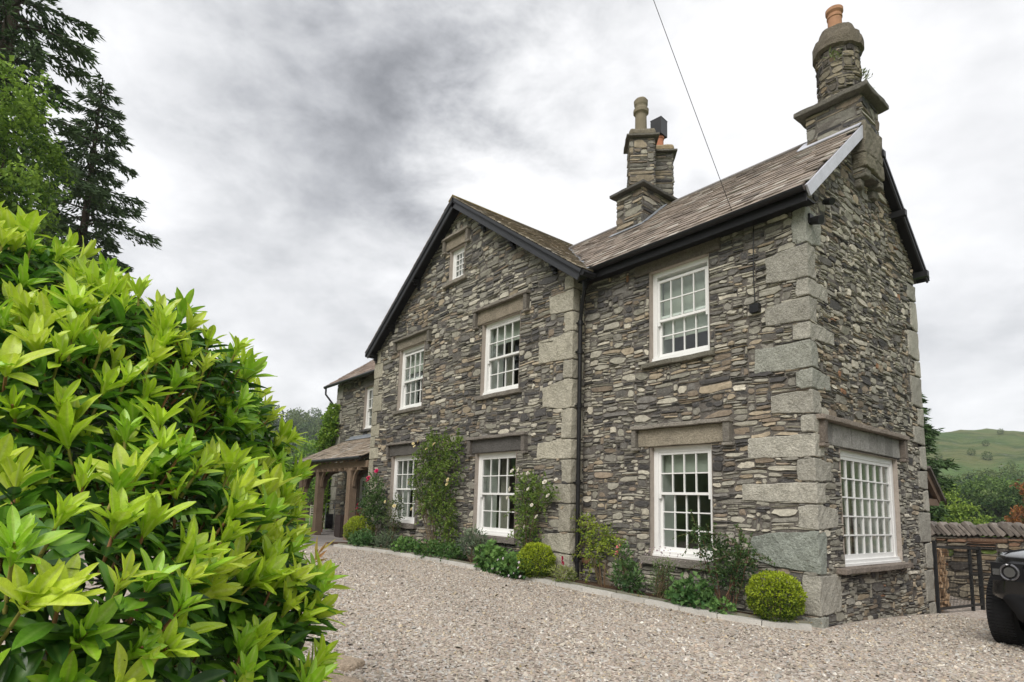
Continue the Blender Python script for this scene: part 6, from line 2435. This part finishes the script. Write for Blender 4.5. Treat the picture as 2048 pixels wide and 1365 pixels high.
# ------------------------------------------------------------------ overhead wire
def wire():
    mb = MB()
    p0, p1 = np.array([-0.96, -0.06, 5.80]), np.array([2.1, -6.3, 3.95 + 0.0])
    a = np.array([-0.96, -0.05, 5.791])
    b = np.array([-1.064, -2.0, 8.682])
    d = b - a
    pts = [a + d * t + np.array([0, 0, -0.25 * t * (3.2 - t) * 0.12]) for t in np.linspace(0, 3.2, 14)]
    tube(mb, pts, 0.005, (0.10, 0.10, 0.10), 6)
    tag(mb.build('overhead_wire', M_GUT), 'thin black overhead wire running from the eave up across the sky', 'wire')


wire()


# ------------------------------------------------------------------ trees
def conifer(label, x, y, z0, h, rd, nb, ca, cb, lo=0.1, group=None, dens=68.0, spray=0.25):
    o = tag(empty('conifer_tree', (x, y, z0)), label, 'tree', group)
    tr = MB()
    tube(tr, [(0, 0, -0.3), (0.03, 0, h * 0.35), (0, 0.04, h * 0.7), (0, 0, h)], [0.32 * h / 17, 0.22 * h / 17, 0.11 * h / 17, 0.02], (0.09, 0.07, 0.055), 10)
    cr = MB()
    for k in range(nb):
        t = lo + (1 - lo) * ((k + rng.random()) / nb) ** 0.9
        t = min(t, 0.995)
        a = k * 2.4 + rng.normal() * 0.3
        ln = rd * (1 - t) ** 0.8 * rng.uniform(0.42, 1.12) + 0.16
        dirx = np.array([math.cos(a), math.sin(a), 0])
        side = np.array([-math.sin(a), math.cos(a), 0])
        droop = rng.uniform(0.18, 0.42) * (1.1 - 0.9 * t)
        n = int(dens * ln * (1 + 0.3 * ln)) + 5
        s = np.sqrt(rng.uniform(0.02, 1, n))
        cenl = np.array([0, 0, t * h]) + dirx * (s * ln)[:, None] + np.array([0, 0, 1.0]) * (0.16 * s * ln - droop * ln * s ** 2)[:, None]
        wdt = 0.24 * ln * (1 - s) + 0.06 * ln
        off = rng.uniform(-1, 1, n)
        P = cenl + side * (off * wdt)[:, None] + rng.normal(size=(n, 3)) * 0.05 - np.array([0, 0, 1.0]) * (np.abs(off) * 0.12 * ln)[:, None]
        D = unit(dirx * 0.75 + side * off[:, None] * 0.8 + np.array([0, 0, -0.45]) + rng.normal(size=(n, 3)) * 0.28)
        cols = cmix(ca, cb, np.clip(0.2 + 0.6 * s + rng.normal(size=n) * 0.25, 0, 1))
        leaves(cr, P, D, unit(np.array([0, 0, 1.0]) + rng.normal(size=(n, 3)) * 0.5), rng.uniform(0.6, 1.3, n) * spray, rng.uniform(0.6, 1.2, n) * spray * 0.34, cols, -0.3)
        if ln > 0.5:
            ts = np.linspace(0, 0.9, 5)
            tube(tr, np.array([0, 0, t * h]) + dirx * (ts * ln)[:, None] + np.array([0, 0, 1.0]) * (0.16 * ts * ln - droop * ln * ts ** 2)[:, None], np.linspace(0.045, 0.01, 5) * h / 17, (0.08, 0.065, 0.05), 5, False)
    tr.build('trunk', M_BARK, o, smooth=True)
    cr.build('crown', M_NEEDLE, o)
    return o


def broad(name, label, x, y, z0, h, blobs, n, L, ca, cb, group=None, trunk=0.18, cat='tree'):
    o = tag(empty(name, (x, y, z0)), label, cat, group)
    tr = MB()
    tube(tr, [(0, 0, -0.3), (0.1, 0, h * 0.3), (0, 0.1, h * 0.62)], [trunk, trunk * 0.75, trunk * 0.4], (0.10, 0.08, 0.06), 10)
    for b in blobs:
        p = np.array(b[:3])
        q = np.array([0, 0, min(h * 0.35, p[2] * 0.7)])
        tube(tr, [q, (p + q) / 2 + np.array([0, 0, 0.1]), p], [trunk * 0.45, trunk * 0.3, trunk * 0.1], (0.10, 0.08, 0.06), 6, False)
    tr.build('trunk', M_BARK, o, smooth=True)
    cr = MB()
    B0 = np.array(blobs, float)
    # every big lobe carries many small leaf clumps
    sub = []
    for b in B0:
        m_ = max(8, int(26 * (b[3] * b[5]) ** 0.5))
        d = rdir(m_)
        t = rng.uniform(0.55, 1.0, m_)
        c = b[:3] + d * t[:, None] * b[3:]
        sub.append(np.concatenate([c, np.full((m_, 1), 0.30 * b[3:].mean()) * rng.uniform(0.6, 1.3, (m_, 1))], 1))
    sub = np.concatenate(sub)
    pick = rng.integers(0, len(sub), n)
    tone = rng.normal(size=len(sub)) * 0.2
    S = sub[pick]
    d = rdir(n)
    P = S[:, :3] + d * (S[:, 3:] * (rng.uniform(0.2, 1, (n, 1)) ** 0.5))
    D = unit(rdir(n) + np.array([0, 0, -0.2]))
    cols = cmix(ca, cb, np.clip(0.45 + 0.3 * d[:, 2] + tone[pick] + rng.normal(size=n) * 0.18, 0, 1))
    leaves(cr, P, D, unit(rdir(n) + np.array([0, 0, 0.9])), rng.uniform(0.7, 1.3, n) * L, rng.uniform(0.7, 1.3, n) * L * 0.65, cols)
    cr.build('crown', M_TREE, o)
    return o


def near_trees():
    conifer('very tall dark conifer reaching out of the top of the picture', -18.4, -10.3, 0.1, 23.5, 4.5, 175, (0.045, 0.08, 0.042), (0.15, 0.225, 0.095), 0.2)
    conifer('tall narrow dark conifer with its whole tip against the clouds', -21.9, -7.75, 0.15, 16.8, 4.7, 150, (0.045, 0.08, 0.042), (0.145, 0.215, 0.092), 0.12)
    broad('broadleaf_tree', 'light green broadleaf tree in front of the very tall conifer', -13.6, -10.1, 0.1, 11.5,
          [(0.3, 0.1, 10.2, 1.2, 1.2, 1.1), (-0.3, 0.5, 9.0, 1.4, 1.5, 1.2), (0.3, 0.2, 7.8, 1.6, 1.6, 1.2), (-0.4, -0.5, 8.6, 1.4, 1.4, 1.2), (0.1, 0.6, 6.6, 1.6, 1.6, 1.1), (0.2, 0.3, 5.4, 1.6, 1.5, 1.0)],
          12000, 0.13, (0.06, 0.13, 0.02), (0.30, 0.45, 0.065))
    conifer('conifer peeping out behind the back corner of the house', -5.3, 20.5, -0.35, 8.5, 2.5, 150, (0.02, 0.045, 0.016), (0.07, 0.125, 0.04), 0.08)
    broad('round_tree', 'dense rounded green tree beyond the boundary wall', -16.6, 88.0, -1.0, 9.0,
          [(0, 0, 5.6, 3.6, 3.6, 2.4), (2.0, 0, 4.3, 3.0, 3.0, 2.2), (-2.2, 0, 4.4, 3.0, 3.0, 2.3), (0.6, -1, 3.0, 4.2, 3.5, 2.0)], 15000, 0.27, (0.035, 0.085, 0.02), (0.13, 0.22, 0.045), trunk=0.35)
    broad('copper_beech', 'orange-brown copper leaved tree at the right edge beyond the wall', -5.6, 45.5, -0.6, 7.0,
          [(0.2, 0, 4.0, 1.3, 1.3, 1.0), (0.9, 0, 3.0, 1.5, 1.4, 1.1), (-0.3, 0.2, 2.3, 1.3, 1.3, 1.0), (1.3, 0, 4.6, 1.2, 1.2, 0.8), (0.3, 0, 1.2, 1.6, 1.3, 0.9)], 4200, 0.24, (0.12, 0.055, 0.025), (0.42, 0.17, 0.05), trunk=0.2)
    broad('light_tree', 'pale yellow-green tree just right of the conifer behind the house', -7.3, 33.0, -0.6, 5.5,
          [(0, 0, 2.9, 1.2, 1.2, 1.0), (0.8, 0, 2.0, 1.1, 1.1, 0.9), (-0.7, 0, 2.0, 1.1, 1.1, 0.9), (0.2, 0, 1.0, 1.6, 1.4, 0.9)], 4200, 0.19, (0.08, 0.15, 0.03), (0.30, 0.40, 0.07), trunk=0.15)
    for k, (x, y, s, lab) in enumerate([(-11.5, 62.0, 1.0, 'mid green tree between the conifer and the dense rounded tree'), (-9.5, 66.0, 0.85, 'loose green tree between the dense rounded tree and the copper leaved tree'), (-30.0, 95.0, 1.25, 'dark green tree on the slope behind the pale yellow-green tree'),
                                        (-24.0, 120.0, 1.3, 'dark green tree high behind the dense rounded tree'), (-31.0, 140.0, 1.4, 'blue-green tree on the lower slope of the right hill')]):
        broad('hedgerow_tree', lab, x, y, -0.8, 7.5 * s, [(0, 0, 4.6 * s, 2.4 * s, 2.4 * s, 1.9 * s), (1.6 * s, 0, 3.4 * s, 2.1 * s, 2 * s, 1.7 * s), (-1.6 * s, 0, 3.3 * s, 2.1 * s, 2 * s, 1.7 * s), (0, 0, 1.6 * s, 2.6 * s, 2 * s, 1.4 * s)],
              6500, 0.3 * s, (0.035, 0.075, 0.025), [(0.15, 0.23, 0.06), (0.17, 0.25, 0.05), (0.07, 0.12, 0.045), (0.085, 0.14, 0.045), (0.08, 0.13, 0.06)][k], 'trees beyond the boundary wall', 0.3)
    # garden trees past the porch
    for k, (x, y, s, lab) in enumerate([(-41.0, 9.0, 1.0, 'bright green tree seen above the porch roof'), (-46.0, 6.0, 1.1, 'yellow-green tree left of the porch roof, partly behind rhododendron leaves'), (-38.0, 3.0, 0.8, 'dark green shrubby tree seen under the porch')]):
        broad('garden_tree', lab, x, y, 0.0, 6 * s, [(0, 0, 4.2 * s, 2.2 * s, 2.2 * s, 1.7 * s), (1.2 * s, 0.8, 3.0 * s, 2.0 * s, 2 * s, 1.5 * s), (-1.2 * s, -0.8, 2.9 * s, 2.0 * s, 2 * s, 1.5 * s), (0, 0, 1.4 * s, 2.4 * s, 2.2 * s, 1.2 * s)],
              6500, 0.2, [(0.06, 0.13, 0.03), (0.08, 0.15, 0.03), (0.03, 0.065, 0.02)][k], [(0.24, 0.38, 0.07), (0.27, 0.38, 0.06), (0.12, 0.2, 0.05)][k], 'garden trees past the porch', 0.25)


near_trees()


def hills():
    """One ring of fells around the valley; ridge height changes slowly with the bearing."""
    na, nr = 240, 46
    az = np.linspace(0, 2 * math.pi, na, endpoint=False)
    r = np.concatenate([np.linspace(70, 420, nr - 4), [480, 560, 700, 900]])
    A, Rr = np.meshgrid(az, r, indexing='ij')
    ridge = 41 + 5.0 * np.sin(A * 3 + 0.6) + 2.2 * np.sin(A * 11 + 1.0) + 1.4 * np.sin(A * 23 + 2.0) + 0.7 * np.sin(A * 51)
    prof = ss(75, 360, Rr)
    Z = ridge * prof + 1.6 * np.sin(A * 38 + Rr * 0.03) * prof + 1.1 * np.sin(A * 83 + Rr * 0.07) * prof - 0.6
    Z = np.where(Rr > 420, ridge * (1 - 0.25 * ss(420, 900, Rr)), Z)
    X = CAM[0] + Rr * np.cos(A)
    Y = CAM[1] + Rr * np.sin(A)
    V = np.stack([X, Y, Z], -1).reshape(-1, 3)
    i = np.arange(na * len(r)).reshape(na, len(r))
    j = np.roll(i, -1, axis=0)
    q = np.stack([i[:, :-1], i[:, 1:], j[:, 1:], j[:, :-1]], -1).reshape(-1, 4)
    mb = MB()
    mb.add(V, q)
    mb.build('hill', M_HILL, smooth=True, kind='structure')

    def hz(a, rr):
        rg_ = 41 + 5.0 * math.sin(a * 3 + 0.6) + 2.2 * math.sin(a * 11 + 1.0) + 1.4 * math.sin(a * 23 + 2.0) + 0.7 * math.sin(a * 51)
        p = float(ss(75, 360, rr))
        return rg_ * p + 1.6 * math.sin(a * 38 + rr * 0.03) * p + 1.1 * math.sin(a * 83 + rr * 0.07) * p - 0.6
    # woodland on the slopes: too many and too far to count
    mb = MB()
    spots = []
    for a0, a1, n, r0, r1 in ((rad(92), rad(113), 120, 90, 140), (rad(92), rad(113), 60, 140, 172), (rad(92), rad(113), 9, 190, 250), (rad(92), rad(113), 25, 172, 290), (rad(92), rad(113), 60, 140, 168), (rad(150), rad(182), 330, 90, 285)):
        for k in range(n):
            spots.append((rng.uniform(a0, a1), r0 + (r1 - r0) * rng.random() ** 0.9))
    for a, rr in spots:
        s = rng.uniform(2.2, 4.0) if a > 2.2 else rng.uniform(1.5, 3.0) * (0.95 if rr < 140 else 0.75 if rr < 165 else 0.42)
        c = np.array([CAM[0] + rr * math.cos(a), CAM[1] + rr * math.sin(a), hz(a, rr) + s * 0.9])
        n = 380
        d = rdir(n)
        lum = 1 + 0.2 * np.sin(d[:, 0] * 5 + c[0]) * np.sin(d[:, 1] * 5 + c[1])
        P = c + d * np.array([s, s, s * 1.1]) * (rng.uniform(0.6, 1.0, (n, 1)) ** 0.5) * lum[:, None]
        tone = rng.random()
        cb = np.array([0.11, 0.18, 0.06]) * (1 - tone) + np.array([0.22, 0.28, 0.09]) * tone
        ca = np.array([0.045, 0.08, 0.035])
        if rng.random() < 0.25:
            cb = np.array([0.065, 0.105, 0.055])
        cols = cmix(ca, cb, np.clip(0.4 + 0.4 * d[:, 2] + rng.normal(size=n) * 0.2, 0, 1))
        leaves(mb, P, unit(rdir(n)), unit(rdir(n) + np.array([0, 0, 0.8])), s * 0.22, s * 0.17, cols)
    mb.build('woodland', M_TREE, kind='stuff')


hills()


# trees across the drive, behind the photographer: the windows mirror them
def behind_trees():
    for k, (x, y, s, lab) in enumerate([(-18.0, -34.0, 1.7, 'large tree across the drive mirrored in the gable windows'), (-30.0, -30.0, 1.9, 'spreading tree across the drive mirrored in the upper gable window'), (-6.0, -36.0, 1.4, 'tree across the drive mirrored in the near windows')]):
        broad('drive_tree', lab, x, y, 0, 7.5 * s, [(0, 0, 5.2 * s, 2.4 * s, 2.4 * s, 1.8 * s), (2.0 * s, 0, 4.0 * s, 2.0 * s, 2 * s, 1.5 * s), (-2.0 * s, 0, 4.1 * s, 2.0 * s, 2 * s, 1.5 * s), (0, 0, 2.2 * s, 2.6 * s, 2 * s, 1.4 * s)],
              2600, 0.6, (0.03, 0.06, 0.02), (0.10, 0.16, 0.04), 'trees across the drive', 0.35)


behind_trees()


# ------------------------------------------------------------------ the damp valley air
def haze():
    mb = MB()
    box(mb, WORLD, -1050, 1050, -1050, 1050, -3.0, 75.0)
    M = bpy.data.materials.new('valley_haze')
    M.use_nodes = True
    nt = M.node_tree
    nt.nodes.clear()
    out = nd(nt, 'ShaderNodeOutputMaterial')
    v = nd(nt, 'ShaderNodeVolumePrincipled')
    v.inputs['Color'].default_value = (0.86, 0.90, 0.95, 1)
    v.inputs['Density'].default_value = 0.00045
    nt.links.new(v.outputs[0], out.inputs['Volume'])
    mb.build('haze', M, kind='stuff')


haze()
